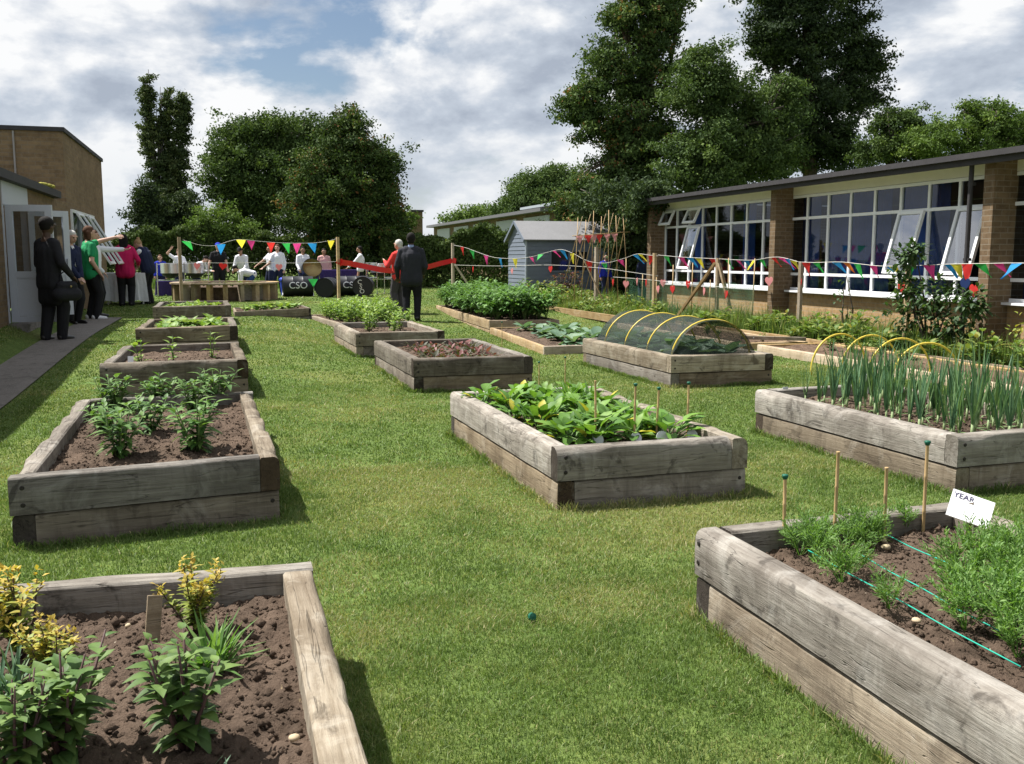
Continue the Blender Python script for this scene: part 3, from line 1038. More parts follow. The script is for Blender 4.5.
def left_building():
    b = empty('brick_building', (0, 0, 0), 0, 'tall flat-roofed yellow brick block with a lower annexe and open white doors', 'building')
    X = -2.9
    bx('wall', OLDBRICK, b, X - .25, X, 5, 14.72, 0, 2.38)
    bx('wall', OLDBRICK, b, X - .25, X - .003, 16.55, 20.499, 0, 2.38)
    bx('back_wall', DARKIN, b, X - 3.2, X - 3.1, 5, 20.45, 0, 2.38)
    q = MB()
    q.box((X - 1.45, 12.0, 2.44), (3.15, 14.2, .12))
    r = q.build('annexe_roof', ROOF, b)
    q = MB()
    for k in range(26):
        q.ell((X + .06 + rng.uniform(-.05, .06), 17.9 + rng.uniform(-.4, .4), 2.53), (rng.uniform(.03, .06), rng.uniform(.05, .10), .03), 8, 6)
    q.build('moss_cushion', m_plain('yellow_moss', (.32, .30, .06), .95, var=.4), r, smooth=True)['kind'] = 'stuff'
    # block
    bx('wall', OLDBRICK, b, -9, X, 20.5, 26.6, 0, 3.72)
    q = MB()
    q.box(((-9 + X) / 2, 23.55, 3.76), (9 + X + .08, 6.18, .08))
    q.build('roof', ROOF, b)
    q = MB()
    q.tube([(-3.75, 20.47, 3.7), (-3.75, 20.47, 2.4)], .018, 6)
    q.build('conduit', m_plain('grey_conduit', (.3, .28, .27)), b)
    # door opening with a fixed panel above and two leaves swung out
    d = empty('door')
    reg(d, b)
    zb = .42
    bx('frame', DOORW, d, X - .09, X + .012, 14.721, 14.79, zb, 2.05)
    bx('frame', DOORW, d, X - .09, X + .012, 16.48, 16.549, zb, 2.05)
    bx('transom_panel', DOORW, d, X - .05, X + .015, 14.721, 16.549, 2.052, 2.375)
    bx('step', PATHM, d, X - .2, X + .25, 14.6, 16.7, .1, zb - .01)
    for k, (y, ang) in enumerate(((14.86, 6), (16.40, -28))):
        w, h = .60, 1.62
        lf = MB()
        for zz, hh in ((.04, .08), (.66, .09), (h - .045, .09)): lf.box((w / 2, 0, zz), (w - .01, .05, hh))
        for xx in (.045, w - .045): lf.box((xx, 0, h / 2), (.09, .056, h))
        lf.box((w / 2, 0, .36), (w - .18, .03, .55))
        lf.add([(.08, 0, .70), (w - .08, 0, .70), (w - .08, 0, h - .08), (.08, 0, h - .08)], [(0, 1, 2, 3)], 1)
        lf.box((w - .05, -.05, .82), (.03, .05, .12))
        o = lf.build('door_leaf', [DOORW, GLASS_OPEN], d, (X + .02, y, zb + .01), R(-ang))
    # window of the block, one casement pushed out
    w = empty('window')
    reg(w, b)
    q = MB()
    y0, y1, z0, z1 = 20.95, 24.3, .95, 2.25
    for z in (z0, z1): q.box((X + .015, (y0 + y1) / 2, z), (.06, y1 - y0, .06))
    for y in (y0, (y0 * 2 + y1) / 3, (y0 + 2 * y1) / 3, y1): q.box((X + .015, y, (z0 + z1) / 2), (.054, .06, z1 - z0 - .06))
    q.build('frame', WHITE, w)
    q = MB()
    q.add([(X + .004, y0, z0), (X + .004, y1, z0), (X + .004, y1, z1), (X + .004, y0, z1)], [(0, 1, 2, 3)])
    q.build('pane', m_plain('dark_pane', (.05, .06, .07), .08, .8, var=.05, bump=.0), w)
    for y in (21.3, 23.0):
        c = MB()
        h, ww = 1.2, .9
        for sg in (0, 1):
            c.box((0, .03 if sg == 0 else ww - .03, -h / 2), (.04, .06, h))
            c.box((0, ww / 2, -.03 if sg == 0 else -h + .03), (.038, ww - .122, .06))
        c.add([(0, .05, -.05), (0, ww - .05, -.05), (0, ww - .05, -h + .05), (0, .05, -h + .05)], [(0, 1, 2, 3)], 1)
        o = c.build('open_casement', [WHITE, GLASS_OPEN], w, (X + .06, y, z1 - .02))
        o.rotation_euler = (0, R(-30), 0)
    q = MB()
    q.box((X + .016, 25.2, 1.55), (.01, .42, .6))
    nb = q.build('notice_sheet', CARD, None)
    tag(nb, 'white paper notice fixed to the brick block beyond the open window', 'notice')


left_building()


# ------------------------------------------------------------------ garden shed
def shed():
    x0, x1, y0, y1 = 8.12, 11.2, 26.0, 27.75
    zg, ze, zr = .16, 1.86, 2.34
    b = empty('garden_shed', (x0, y0, zg), 0, 'blue-grey wooden garden shed with felt roof and small window', 'shed')
    W, L = x1 - x0, y1 - y0
    he, hr = ze - zg, zr - zg

    def boards(name, length, height_fn, M):
        q = MB()
        z = 0
        while z < hr:
            z2 = z + .115
            lo, hi = height_fn(z + .02)
            if hi - lo < .04: break
            lo2, hi2 = height_fn(min(z2, hr - .005))
            vs = [(lo, -.012, z), (hi, -.012, z), (hi2, 0, z2), (lo2, 0, z2), (lo, .02, z), (hi, .02, z), (hi2, .02, z2), (lo2, .02, z2)]
            q.add([M @ Vector(v) for v in vs], [(0, 1, 2, 3), (0, 4, 5, 1), (3, 2, 6, 7)])
            z = z2
            if height_fn(z)[1] <= height_fn(z)[0]: break
        return q.build(name, SHEDP, b)

    flat = lambda ln: (lambda z: (0.0, ln if z < he - .02 else 0.0))
    def gab(z):
        if z <= he: return (0.0, L)
        k = (z - he) / (hr - he)
        return (L / 2 * k, L - L / 2 * k)
    boards('side_wall', W, flat(W), Matrix.Identity(3))
    MG = Matrix(((0, 1, 0), (-1, 0, 0), (0, 0, 1)))
    q = boards('gable_wall', L, gab, MG)
    q.location = (0, L, 0)
    o = MB()
    o.box((W / 2, L - .01, he / 2), (W, .02, he))
    o.box((W - .01, L / 2, he / 2), (.02, L - .03, he))
    o.build('rear_wall', SHEDP, b)
    t = MB()
    ov = .09
    for s in (0, 1):
        ya, yb = (-.10, L / 2) if s == 0 else (L + .10, L / 2)
        za, zb = he - .05, hr + .02
        vs = [(-ov, ya, za), (W + ov, ya, za), (W + ov, yb, zb), (-ov, yb, zb)]
        up = Vector((0, 0, .025))
        vs2 = [Vector(v) + up for v in vs]
        t.add([*vs, *vs2], [(0, 1, 2, 3), (7, 6, 5, 4), (0, 4, 5, 1), (1, 5, 6, 2), (3, 7, 4, 0)])
    t.build('roof', FELT, b)
    t = MB()
    for x in (-ov - .012, W + ov + .012):
        t.bar((x, -.11, he - .06), (x, L / 2, hr + .012), .02, .08)
        t.bar((x, L + .11, he - .06), (x, L / 2, hr + .012), .02, .08)
    t.build('barge_board', SHEDP, b)
    t = MB()
    for x in (0, W): t.box((x, -.012, he / 2), (.05, .045, he))
    t.build('corner_post', m_plain('pale_blue_grey_paint', (.34, .38, .45), .6), b)
    w = MB()
    wx0, wx1, wz0, wz1 = .72, 1.85, .78, 1.36
    for z in (wz0, wz1): w.box(((wx0 + wx1) / 2, -.02, z), (wx1 - wx0 + .05, .04, .05))
    for x in (wx0, (wx0 + wx1) / 2, wx1): w.box((x, -.02, (wz0 + wz1) / 2), (.05, .036, wz1 - wz0 - .05))
    wd = w.build('window', SHEDP, b)
    w = MB()
    for k in range(2):
        a = wx0 + k * (wx1 - wx0) / 2
        w.add([(a, -.017, wz0), (a + (wx1 - wx0) / 2, -.017, wz0), (a + (wx1 - wx0) / 2, -.017, wz1), (a, -.017, wz1)], [(0, 1, 2, 3)])
    w.build('pane', m_plain('shed_window_glass', (.025, .03, .035), .1, .7, var=.1, bump=.02), wd)


shed()


# ------------------------------------------------------------------ far buildings
FARW = m_plain('far_window_grey', (.33, .37, .39), .5)


def far_buildings():
    b = empty('flat_roofed_building', (0, 0, 0), 0, 'distant flat-roofed brick building showing above the hedge behind the shed', 'building')
    a, c = at(434, 250, 70), at(512, 250, 50)
    d = (c - a).normalized()
    d.z = 0
    d.normalize()
    ang = math.atan2(d.y, d.x)
    Lw = 26
    e = empty('storey', (a.x, a.y, 0), ang)
    reg(e, b)
    q = MB()
    q.box((Lw / 2, 4, 1.76), (Lw, 8, 3.52))
    q.build('wall', BROWN, e)
    q = MB()
    q.box((Lw / 2, 3.9, 3.60), (Lw + .6, 8.8, .16))
    q.build('roof', m_plain('grey_roof_edge', (.12, .12, .13), .7), e)
    for k in range(5):
        q = MB()
        q.box((3.4 + k * 5.2, -.02, 2.6), (3.9, .08, 1.5))
        q.build('window', FARW, e)
    q = MB()
    q.tube([(.6, 2, 3.7), (.6, 2, 5.0)], .03, 5)
    for z in (4.6, 4.85): q.tube([(.2, 2, z), (1.0, 2, z)], .015, 4)
    q.build('aerial', m_plain('grey_aerial', (.3, .3, .32)), e)
    b2 = empty('brick_house', (0, 0, 0), 0, 'distant white and brick house wall glimpsed between trees above the shed roof', 'building')
    p = at(585, 215, 50)
    q = MB()
    q.box((p.x + 2, p.y + 3, 2.09), (7, 6, 4.18))
    q.build('wall', BROWN, b2)
    q = MB()
    q.box((p.x + 2, p.y + 2.9, 4.26), (7.6, 6.8, .14))
    q.build('roof', FARW, b2)
    for k in range(3):
        q = MB()
        q.box((p.x - .4 + k * 1.1, p.y - .02, 3.4), (.7, .08, 1.3))
        q.build('window', WHITE, b2)
    p = at(416.5, 230, 50)
    b3 = empty('brick_chimney', (p.x, p.y, 0), 0, 'tall square brick chimney stack beyond the hedge left of the flat-roofed building', 'chimney')
    q = MB()
    q.box((0, 0, 1.85), (.55, .55, 3.7))
    q.build('stack', BROWN, b3)
    q = MB()
    q.box((0, 0, 3.74), (.66, .66, .10))
    q.build('cap', ROOF, b3)


far_buildings()

# ------------------------------------------------------------------ raised beds
FOOT = []          # ground outlines kept free of grass blades


def lerp2(q, u, v):
    a = q[0].lerp(q[1], u)
    b = q[3].lerp(q[2], u)
    return a.lerp(b, v)


def sleeper(parent, base, O0, O1, I0, I1, z0, z1, wane, mat, seed, bolts=(), name='sleeper', ns=26):
    r = random.Random(seed)
    O0, O1, I0, I1 = (Vector((p.x, p.y, 0)) for p in (O0, O1, I0, I1))
    ax = (O1 - O0)
    L = ax.length
    ax.normalize()
    mid = (O0 + O1 + I0 + I1) / 4
    ang = math.atan2(ax.y, ax.x)
    M = Matrix.Rotation(-ang, 3, 'Z')
    ph = r.uniform(0, 50)
    vs = []
    K = 9
    for i in range(ns + 1):
        t = i / ns
        o, n_ = O0.lerp(O1, t), I0.lerp(I1, t)
        T = (n_ - o).length
        dv = (n_ - o) / T
        n1 = mnoise.noise(Vector((ph + t * L * 1.7, 0, 0))) + .5 * mnoise.noise(Vector((ph + t * L * 4.3, 7, 0))) + .25 * mnoise.noise(Vector((ph + t * L * 11, 3, 0)))
        c = min(T * .8, .008 + wane * 1.25 * max(0.0, n1 + .22))
        e = .004 * mnoise.noise(Vector((ph, t * L * 3, 2)))
        dz = .006 * mnoise.noise(Vector((ph, 5, t * L * 1.5)))
        zz = z1 + dz
        ring = [(e, z0), (e - .002, (z0 + z1) / 2), (e, zz - c * 1.25), (e + c * .3, zz - c * .55), (e + c * .95, zz - c * .08), (min(T - .012, e + c * .95 + .01), zz),
                (T - .008, zz), (T, zz - .008), (T, z0)]
        for s_, z in ring:
            p = o + dv * s_ - mid
            p = M @ Vector((p.x, p.y, 0))
            vs.append((p.x, p.y, z - base.z))
    fs = []
    for i in range(ns):
        for k in range(K):
            fs.append((i * K + k, (i + 1) * K + k, (i + 1) * K + (k + 1) % K, i * K + (k + 1) % K))
    fs.append(tuple(reversed(range(K))))
    fs.append(tuple(range(ns * K, ns * K + K)))
    q = MB()
    q.add(vs, fs)
    q.m[-1] = q.m[-2] = 1
    me = q.mesh(name, [mat, ENDG if mat in (OAK, OAK2, OAKD) and seed % 7 < 5 else mat], True, .55)
    bm_fix(me)
    s = obj(name, me, parent, (mid.x - base.x, mid.y - base.y, 0), ang)
    out = M @ ((O0 + O1) / 2 - mid)
    sg = -1 if out.y < 0 else 1
    for (t, zf) in bolts:
        q = MB()
        z = z0 + (z1 - z0) * zf - base.z
        q.lathe([(.0, .004), (.008, .004), (.011, .001), (.011, -.01)], n=10, axis='Y')
        if sg < 0: q.v = [(x, -y, z_) for x, y, z_ in q.v]
        me = q.mesh('bolt', BOLT)
        bm_fix(me)
        obj('bolt', me, s, ((t - .5) * L, out.y + sg * .001, z))
    return s


def bm_fix(me):
    import bmesh
    b = bmesh.new()
    b.from_mesh(me)
    bmesh.ops.recalc_face_normals(b, faces=b.faces)
    b.to_mesh(me)
    b.free()


def soil_grid(parent, base, quad, z, nx, ny, amp, mat=None, mound=.0, seed=0, clods=0):
    vs, fs = [], []
    for j in range(ny + 1):
        for i in range(nx + 1):
            p = lerp2(quad, i / nx, j / ny)
            n1 = mnoise.fractal(Vector((p.x * 3.1, p.y * 3.1, seed)), 1.0, 2.1, 3)
            n2 = mnoise.turbulence(Vector((p.x * 11, p.y * 11, seed + 5)), 4, False)
            n3 = mnoise.noise(Vector((p.x * 42, p.y * 42, seed)))
            e = min(i / nx, 1 - i / nx, j / ny, 1 - j / ny) * 4
            h = amp * (.8 * n1 + .75 * (n2 - .6) + .55 * n3) + mound * min(1, e)
            vs.append((p.x - base.x, p.y - base.y, z + h - base.z))
    for j in range(ny):
        for i in range(nx):
            a = j * (nx + 1) + i
            fs.append((a, a + 1, a + nx + 2, a + nx + 1))
    r = random.Random(seed)
    for _ in range(clods):
        i, j = r.uniform(.03, .97) * nx, r.uniform(.02, .98) * ny
        k = int(j) * (nx + 1) + int(i)
        p = lerp2(quad, i / nx, j / ny)
        c = Vector((p.x - base.x, p.y - base.y, vs[k][2] + .001))
        s_ = min(.02, .0025 + r.expovariate(1 / .003))
        o = len(vs)
        for d in ((1, 0, 0), (.3, .95, .1), (-.9, .3, 0), (-.3, -.9, .1), (.5, -.8, -.1), (0, 0, 1), (.1, .1, -.9)):
            vs.append(tuple(c + Vector(d) * s_ * r.uniform(.65, 1.2)))
        for a in range(5):
            b = (a + 1) % 5
            fs += [(o + a, o + b, o + 5), (o + b, o + a, o + 6)]
    me = D.meshes.new('soil')
    me.from_pydata(vs, [], fs)
    me.materials.append(mat or SOIL)
    me.polygons.foreach_set('use_smooth', [True] * len(fs))
    return obj('soil', me, parent)


def raised_bed(label, quad, hb=.33, up=.175, th=.095, drop=.07, wane=(.03, .03, .03, .03), seed=1, res=(40, 70), amp=.02, boltset=True, group='raised sleeper beds on the lawn', mat=None, name='raised_bed', mats=(None, None), lbolts=()):
    """quad: outer corners front-left, front-right, back-right, back-left on plan"""
    q = [Vector((p[0], p[1], 0)) for p in quad]
    c = sum(q, Vector()) / 4
    zs = [g(p.x, p.y) for p in q]
    zg = sum(zs) / 4
    base = Vector((c.x, c.y, zg))
    b = empty(name, base, 0, label, 'raised bed', group)
    wu, wv = th / (q[1] - q[0]).length, th / (q[3] - q[0]).length
    P = lambda u, v: lerp2(q, u, v)
    e = .0025 / (q[1] - q[0]).length
    m1, m2 = mats[0] or OAK, mats[1] or OAK2
    zt, zm, zb = zg + hb, zg + hb - up, min(zs) - .05
    bl = [(.045, .72), (.045, .26)] if boltset else []
    # upper course
    sleeper(b, base, P(0, 0), P(1 - wu - e, 0), P(0, wv), P(1 - wu - e, wv), zm, zt, wane[0], m1, seed, bl)
    sleeper(b, base, P(1, 0), P(1, 1 - wv - e), P(1 - wu, 0), P(1 - wu, 1 - wv - e), zm, zt - .003, wane[1], m1, seed + 1, [])
    sleeper(b, base, P(1, 1), P(wu + e, 1), P(1, 1 - wv), P(wu + e, 1 - wv), zm, zt - .001, wane[2], m1, seed + 2)
    sleeper(b, base, P(0, 1), P(0, wv + e), P(wu, 1), P(wu, wv + e), zm, zt - .004, wane[3], m1, seed + 3, lbolts)
    if zm - zb > .08:
        i = .004
        qq = [lerp2(q, u, v) for u, v in ((i, i), (1 - i, i), (1 - i, 1 - i), (i, 1 - i))]
        P2 = lambda u, v: lerp2(qq, u, v)
        zl = zm - .006
        sleeper(b, base, P2(wu + e, 0), P2(1, 0), P2(wu + e, wv), P2(1, wv), zb, zl, .008, m2, seed + 4, [(.965, .75)] if boltset else [])
        sleeper(b, base, P2(1, wv + e), P2(1, 1), P2(1 - wu, wv + e), P2(1 - wu, 1), zb, zl - .001, .008, m2, seed + 5)
        sleeper(b, base, P2(1 - wu - e, 1), P2(0, 1), P2(1 - wu - e, 1 - wv), P2(0, 1 - wv), zb, zl - .002, .008, m2, seed + 6)
        sleeper(b, base, P2(0, 1 - wv - e), P2(0, 0), P2(wu, 1 - wv - e), P2(wu, 0), zb, zl - .003, .008, m2, seed + 7)
    k = .6
    sq = [P(wu * k, wv * k), P(1 - wu * k, wv * k), P(1 - wu * k, 1 - wv * k), P(wu * k, 1 - wv * k)]
    soil_grid(b, base, sq, zt - drop, res[0], res[1], amp, seed=seed * 1.7, mat=mat, clods=int(res[0] * res[1] * .5))
    FOOT.append(q)
    inner = [P(wu, wv), P(1 - wu, wv), P(1 - wu, 1 - wv), P(wu, 1 - wv)]
    return dict(o=b, q=inner, z=zt - drop, zt=zt)


Q = lambda x0, x1, y0, y1, sh=0.0: [(x0, y0), (x1, y0 + sh), (x1, y1 + sh), (x0, y1)]
B1 = raised_bed('front-left bed of pale oak sleepers with bare crumbly soil, mint-like herbs and golden herbs', [(-1.02, .86), (.24, .86), (.235, 3.14), (-1.02, 3.20)], seed=11, res=(90, 160), amp=.026, wane=(.02, .035, .025, .03), drop=.075)
B2 = raised_bed('big bed on the left filled with eight dark green pepper plants', [(-.98, 4.72), (.225, 4.90), (.16, 7.40), (-1.04, 7.30)], seed=23, res=(80, 140), amp=.024, wane=(.012, .06, .02, .05), mats=(OAKD, OAK2))
B3 = raised_bed('bed behind the pepper bed with three young upright bean plants in bare soil', [(-1.10, 9.12), (.17, 9.22), (.11, 11.20), (-1.08, 11.05)], seed=37, wane=(.05, .05, .02, .06), mats=(OAKD, OAK2))
B4 = raised_bed('low-looking bed of small yellow-green seedlings near the path', [(-1.06, 12.26), (.12, 12.46), (.09, 14.3), (-1.05, 14.2)], seed=41, wane=(.03, .02, .02, .03), mats=(OAKD, OAK2))
B5 = raised_bed('rearmost bed of the left column, in front of the round planter', [(-1.16, 16.66), (.07, 16.95), (.02, 18.75), (-1.18, 18.7)], seed=53, wane=(.01, .01, .01, .01), mats=(OAKD, OAK2))
C1 = raised_bed('centre bed of leafy salad with yellowing leaves and four canes', [(1.63, 4.66), (2.76, 4.68), (2.74, 6.98), (1.58, 6.96)], seed=67, res=(60, 110), wane=(.055, .05, .03, .055))
C2 = raised_bed('centre bed planted with red-leaved beetroot', [(1.73, 9.23), (2.95, 9.20), (2.92, 11.5), (1.68, 11.5)], seed=71, res=(60, 90), wane=(.02, .02, .02, .02), mats=(OAKD, OAK2))
C3 = raised_bed('bed of scattered pale green plants just in front of the suited person', [(1.58, 12.42), (2.76, 12.46), (2.72, 14.6), (1.52, 14.5)], seed=83, wane=(.02, .03, .02, .05))
N1 = raised_bed('bed covered by a dark net tunnel on four yellow hoops', [(4.32, 8.87), (5.49, 8.85), (5.44, 11.25), (4.25, 11.22)], seed=97, res=(50, 80), wane=(.012, .02, .02, .025))
R2 = raised_bed('right-hand bed full of tall blue-green leeks', [(3.89, 4.35), (5.08, 4.40), (5.02, 6.50), (3.84, 6.42)], seed=103, res=(60, 100), wane=(.04, .03, .03, .06))
R1 = raised_bed('front-right bed of feathery carrot tops with a white card sign', [(1.64, .82), (2.86, .84), (2.84, 3.18), (1.635, 3.12)], seed=113, res=(90, 160), amp=.02, wane=(.02, .02, .02, .035), drop=.075, lbolts=[(.014, .72), (.014, .30)])
# low timber edged beds further back
low = 'low timber-edged beds at the back'
LP = raised_bed('low board-edged bed overflowing with bushy potato plants', [(4.46, 16.45), (5.72, 16.3), (5.95, 22.0), (4.72, 22.2)], hb=.15, up=.16, th=.05, drop=.02, seed=131, boltset=False, wane=(.004,) * 4, group=low, mats=(PINE, PINE), name='low_bed')
LC = raised_bed('low board-edged bed of grey-green cabbages below the potato bed', [(4.15, 12.45), (5.5, 12.5), (5.75, 16.2), (4.40, 16.2)], hb=.12, up=.13, th=.05, drop=.02, seed=137, boltset=False, wane=(.004,) * 4, group=low, mats=(PINE, PINE), name='low_bed')
L4 = raised_bed('low board-edged bed of leafy peas between the round planter and the suited person', [(2.0, 17.2), (3.35, 17.0), (3.2, 20.6), (1.62, 20.5)], hb=.10, up=.12, th=.05, drop=.015, seed=139, boltset=False, wane=(.004,) * 4, group=low, mats=(PINE, PINE), name='low_bed')
L5 = raised_bed('narrow low bed of seedlings in front of the round planter', [(.14, 19.2), (1.66, 20.2), (1.6, 21.6), (.12, 20.8)], hb=.15, up=.16, th=.05, drop=.02, seed=149, boltset=False, wane=(.004,) * 4, group=low, mats=(OAK2, OAK2), name='low_bed')
L6 = raised_bed('low bed of mostly bare soil with yellow hoops, far right', [(7.12, 6.2), (8.25, 6.2), (8.25, 11.85), (7.12, 11.9)], hb=.12, up=.13, th=.06, drop=.02, seed=151, boltset=False, wane=(.004,) * 4, group=low, mats=(POSTW, OAK2), mat=SOIL2, name='low_bed', amp=.035)
L7 = raised_bed('low bed of weedy soil between the net tunnel and the school windows', [(7.12, 12.3), (8.2, 12.3), (8.2, 16.6), (7.1, 16.9)], hb=.10, up=.12, th=.06, drop=.02, seed=157, boltset=False, wane=(.004,) * 4, group=low, mats=(POSTW, OAK2), mat=SOIL2, name='low_bed', amp=.035)


def timber(label, a, b, w=.06, h=.12, mat=PINE, z=.0, name='edging_board', cat='edging board', group=None):
    a, b = Vector((*a, g(*a) + z)), Vector((*b, g(*b) + z))
    q = MB()
    d = b - a
    q.box((0, 0, h / 2 - .03), (d.length, w, h))
    o = q.build(name, mat, None, (a + b) / 2, math.atan2(d.y, d.x))
    return tag(o, label, cat, group)


timber('long pale board edging the grassy border under the school windows, nearer length', (8.56, 4.2), (8.56, 10.6))
timber('long pale board edging the grassy border under the school windows, farther length', (8.56, 10.65), (8.52, 17.3))
timber('board edging the bean border along the strip of lawn', (7.36, 17.5), (7.30, 22.6), h=.14)
timber('loose dark plank lying across the weedy soil bed', (7.35, 12.75), (8.1, 12.2), w=.09, h=.05, mat=OAK2, z=.15, name='loose_plank', cat='plank')


# ------------------------------------------------------------------ plants
def rv(a=1.0): return Vector((rng.uniform(-a, a), rng.uniform(-a, a), rng.uniform(-a, a)))


def dirv(az, el): return Vector((math.cos(az) * math.cos(el), math.sin(az) * math.cos(el), math.sin(el)))


def plant_proto(name, parts):
    """parts: list of (part name, mesh builder, material). The prototype stays out of the scene until it is placed."""
    return (name, [(pn, mb.mesh(pn, mt, smooth=True)) for pn, mb, mt in parts])


def place(proto, loc, rz, sc, label, cat, group=None):
    name, ms = proto
    if len(ms) == 1:
        o = D.objects.new(name, ms[0][1])
        COL.objects.link(o)
        o.location = loc
        o.rotation_euler = (0, 0, rz)
    else:
        o = empty(name, loc, rz)
        for pn, me in ms: obj(pn, me, o)
    o.scale = (sc, sc, sc)
    return tag(o, label, cat, group)


def branching(nst, h, spread, nleaf, L, W, lt, bend=.5, tipflower=False, el=(.1, .7)):
    """several leafy stems; returns stems, leaves, flowers"""
    st, lf, fl = MB(), MB(), MB()
    for k in range(nst):
        az = 2 * math.pi * k / nst + rng.uniform(-.4, .4)
        hh = h * rng.uniform(.7, 1.05)
        top = Vector((math.cos(az) * spread * rng.uniform(.3, 1), math.sin(az) * spread * rng.uniform(.3, 1), hh))
        if k == 0: top = Vector((rng.uniform(-.1, .1) * spread, rng.uniform(-.1, .1) * spread, h))
        mid = top * .5 + Vector((0, 0, -.05 * h)) + rv(.03 * h)
        pts = [Vector((0, 0, -.02)), mid, top]
        st.tube(pts, [.006, .0045, .002], 5)
        n = nleaf
        for i in range(n):
            t = .12 + .88 * (i + rng.uniform(0, .6)) / n
            t = min(t, 1)
            p = pts[0].lerp(mid, t * 2) if t < .5 else mid.lerp(top, t * 2 - 1)
            for s in (0, 1):
                a = i * 1.57 + s * math.pi + rng.uniform(-.4, .4)
                e = rng.uniform(*el) + (t * .5)
                d = dirv(a, e)
                sz = (1 - .45 * abs(t - .55)) * rng.uniform(.7, 1.1)
                if t > .9: sz *= .6
                lf.leaf(p + d * .012, d, (0, 0, 1), L * sz, W * sz, bend * rng.uniform(.5, 1.3), min(1, max(0, lt + rng.uniform(-.3, .3) + .25 * t)))
        if tipflower:
            for i in range(26):
                p = top + Vector((rng.gauss(0, .014), rng.gauss(0, .014), rng.uniform(-.07, .035)))
                fl.leaf(p, dirv(rng.uniform(0, 6.3), rng.uniform(.1, 1.4)), (0, 0, 1), .026, .014, .2, rng.uniform(.7, 1), prof=((0, .3), (.5, 1), (1, .1)))
    return st, lf, fl


def put(bed, u, v, dz=0.0):
    p = lerp2(bed['q'], u, v)
    return Vector((p.x, p.y, bed['z'] + dz))


def on_bed(bed, x, y, dz=0.0):
    """where a sight line meets the soil of a bed"""
    d = ray(x, y)
    t = (bed['z'] - CAM.z) / d.z
    p = CAM + d * t
    return Vector((p.x, p.y, bed['z'] + dz - .01))


# B1 herbs: one by one, each with stem, leaves and flowers
s, l, f = branching(9, .25, .13, 8, .056, .040, .40, .8)
pm1 = plant_proto('herb_plant', [('stem', s, STEMP), ('foliage', l, L_MINT)])
s, l, f = branching(9, .23, .13, 8, .058, .042, .45, .8)
pm2 = plant_proto('herb_plant', [('stem', s, STEMP), ('foliage', l, L_MINT)])
place(pm1, on_bed(B1, 185, 742), .4, 1.0, 'broad-leaved green herb with purple stems in the middle of the front-left bed', 'herb plant')
place(pm2, on_bed(B1, 62, 752), 2.0, 1.02, 'broad-leaved bushy green herb below the golden herb, at the bed corner', 'herb plant')
place(pm1, on_bed(B1, 18, 775), 4.0, .85, 'broad-leaved green herb cut off by the edge, beside another bushy herb', 'herb plant')


def golden(seed):
    st, lf, fl = MB(), MB(), MB()
    for k in range(12):
        az = rng.uniform(0, 6.3)
        sp = rng.uniform(.02, .12)
        top = Vector((math.cos(az) * sp, math.sin(az) * sp, rng.uniform(.12, .21)))
        st.tube([(0, 0, -.02), top * .5 + rv(.01), top], [.004, .003, .0015], 5)
        for i in range(13):
            t = .15 + .85 * i / 13
            p = top * t
            for s_ in (0, 1):
                d = dirv(i * 1.6 + s_ * math.pi + rng.uniform(-.3, .3), rng.uniform(.1, .9))
                lf.leaf(p, d, (0, 0, 1), rng.uniform(.024, .04), .018, .3, min(1, .1 + .6 * t + rng.uniform(-.15, .2)))
        for i in range(16):
            p = top + Vector((rng.gauss(0, .008), rng.gauss(0, .008), rng.uniform(-.03, .025)))
            fl.leaf(p, dirv(rng.uniform(0, 6.3), rng.uniform(.2, 1.4)), (0, 0, 1), .018, .011, .2, rng.uniform(.75, 1), prof=((0, .3), (.5, 1), (1, .1)))
    return plant_proto('golden_herb_plant', [('stem', st, STEMP), ('foliage', lf, L_GOLD), ('blossom', fl, L_GOLD)])


place(golden(1), on_bed(B1, 195, 629), 0, .95, 'golden-yellow flowering herb near the back sleeper, beside the slab marker', 'herb plant')
place(golden(2), on_bed(B1, 22, 650), 1.2, 1.1, 'golden-yellow flowering herb cut off by the edge of the picture', 'herb plant')
place(golden(3), on_bed(B1, 52, 678), 2.2, .8, 'shorter golden herb just above the bushy green herb', 'herb plant')


def grassy(n, h, L_mat, w=.008, spread=.5, nm='grassy_herb', t0=.5):
    lf = MB()
    for i in range(n):
        d = dirv(rng.uniform(0, 6.3), rng.uniform(.5, 1.45))
        lf.leaf((rng.gauss(0, .015), rng.gauss(0, .015), -.01), d, (0, 0, 1), h * rng.uniform(.6, 1.1), w * rng.uniform(.7, 1.3), rng.uniform(.2, .9) * spread, t0 + rng.uniform(-.35, .35), prof=((0, .6), (.3, 1), (.65, .8), (1, .05)))
    return plant_proto(nm, [('blades', lf, L_mat)])


place(grassy(55, .17, L_CARROT, .012), on_bed(B1, 212, 664), 0, 1.0, 'low grassy herb tuft in front of the slab marker', 'herb plant')
place(grassy(40, .16, L_LEEK, .008), on_bed(B1, 8, 690), 0, 1.0, 'thin grey-green tuft at the left edge of the front-left bed', 'herb plant')
place(grassy(30, .05, L_CABB, .007), on_bed(B1, 222, 772), 0, 1.0, 'tiny silvery seedling at the bottom of the front-left bed', 'seedling')
q = MB()
q.box((0, 0, .045), (.04, .022, .14), M=Matrix.Rotation(R(-14), 3, 'X') @ Matrix.Rotation(R(8), 3, 'Y'))
tag(q.build('slab_marker', OAK2, None, on_bed(B1, 154, 632), .2), 'weathered slab marker stuck upright in the soil next to the golden herb', 'plant marker')

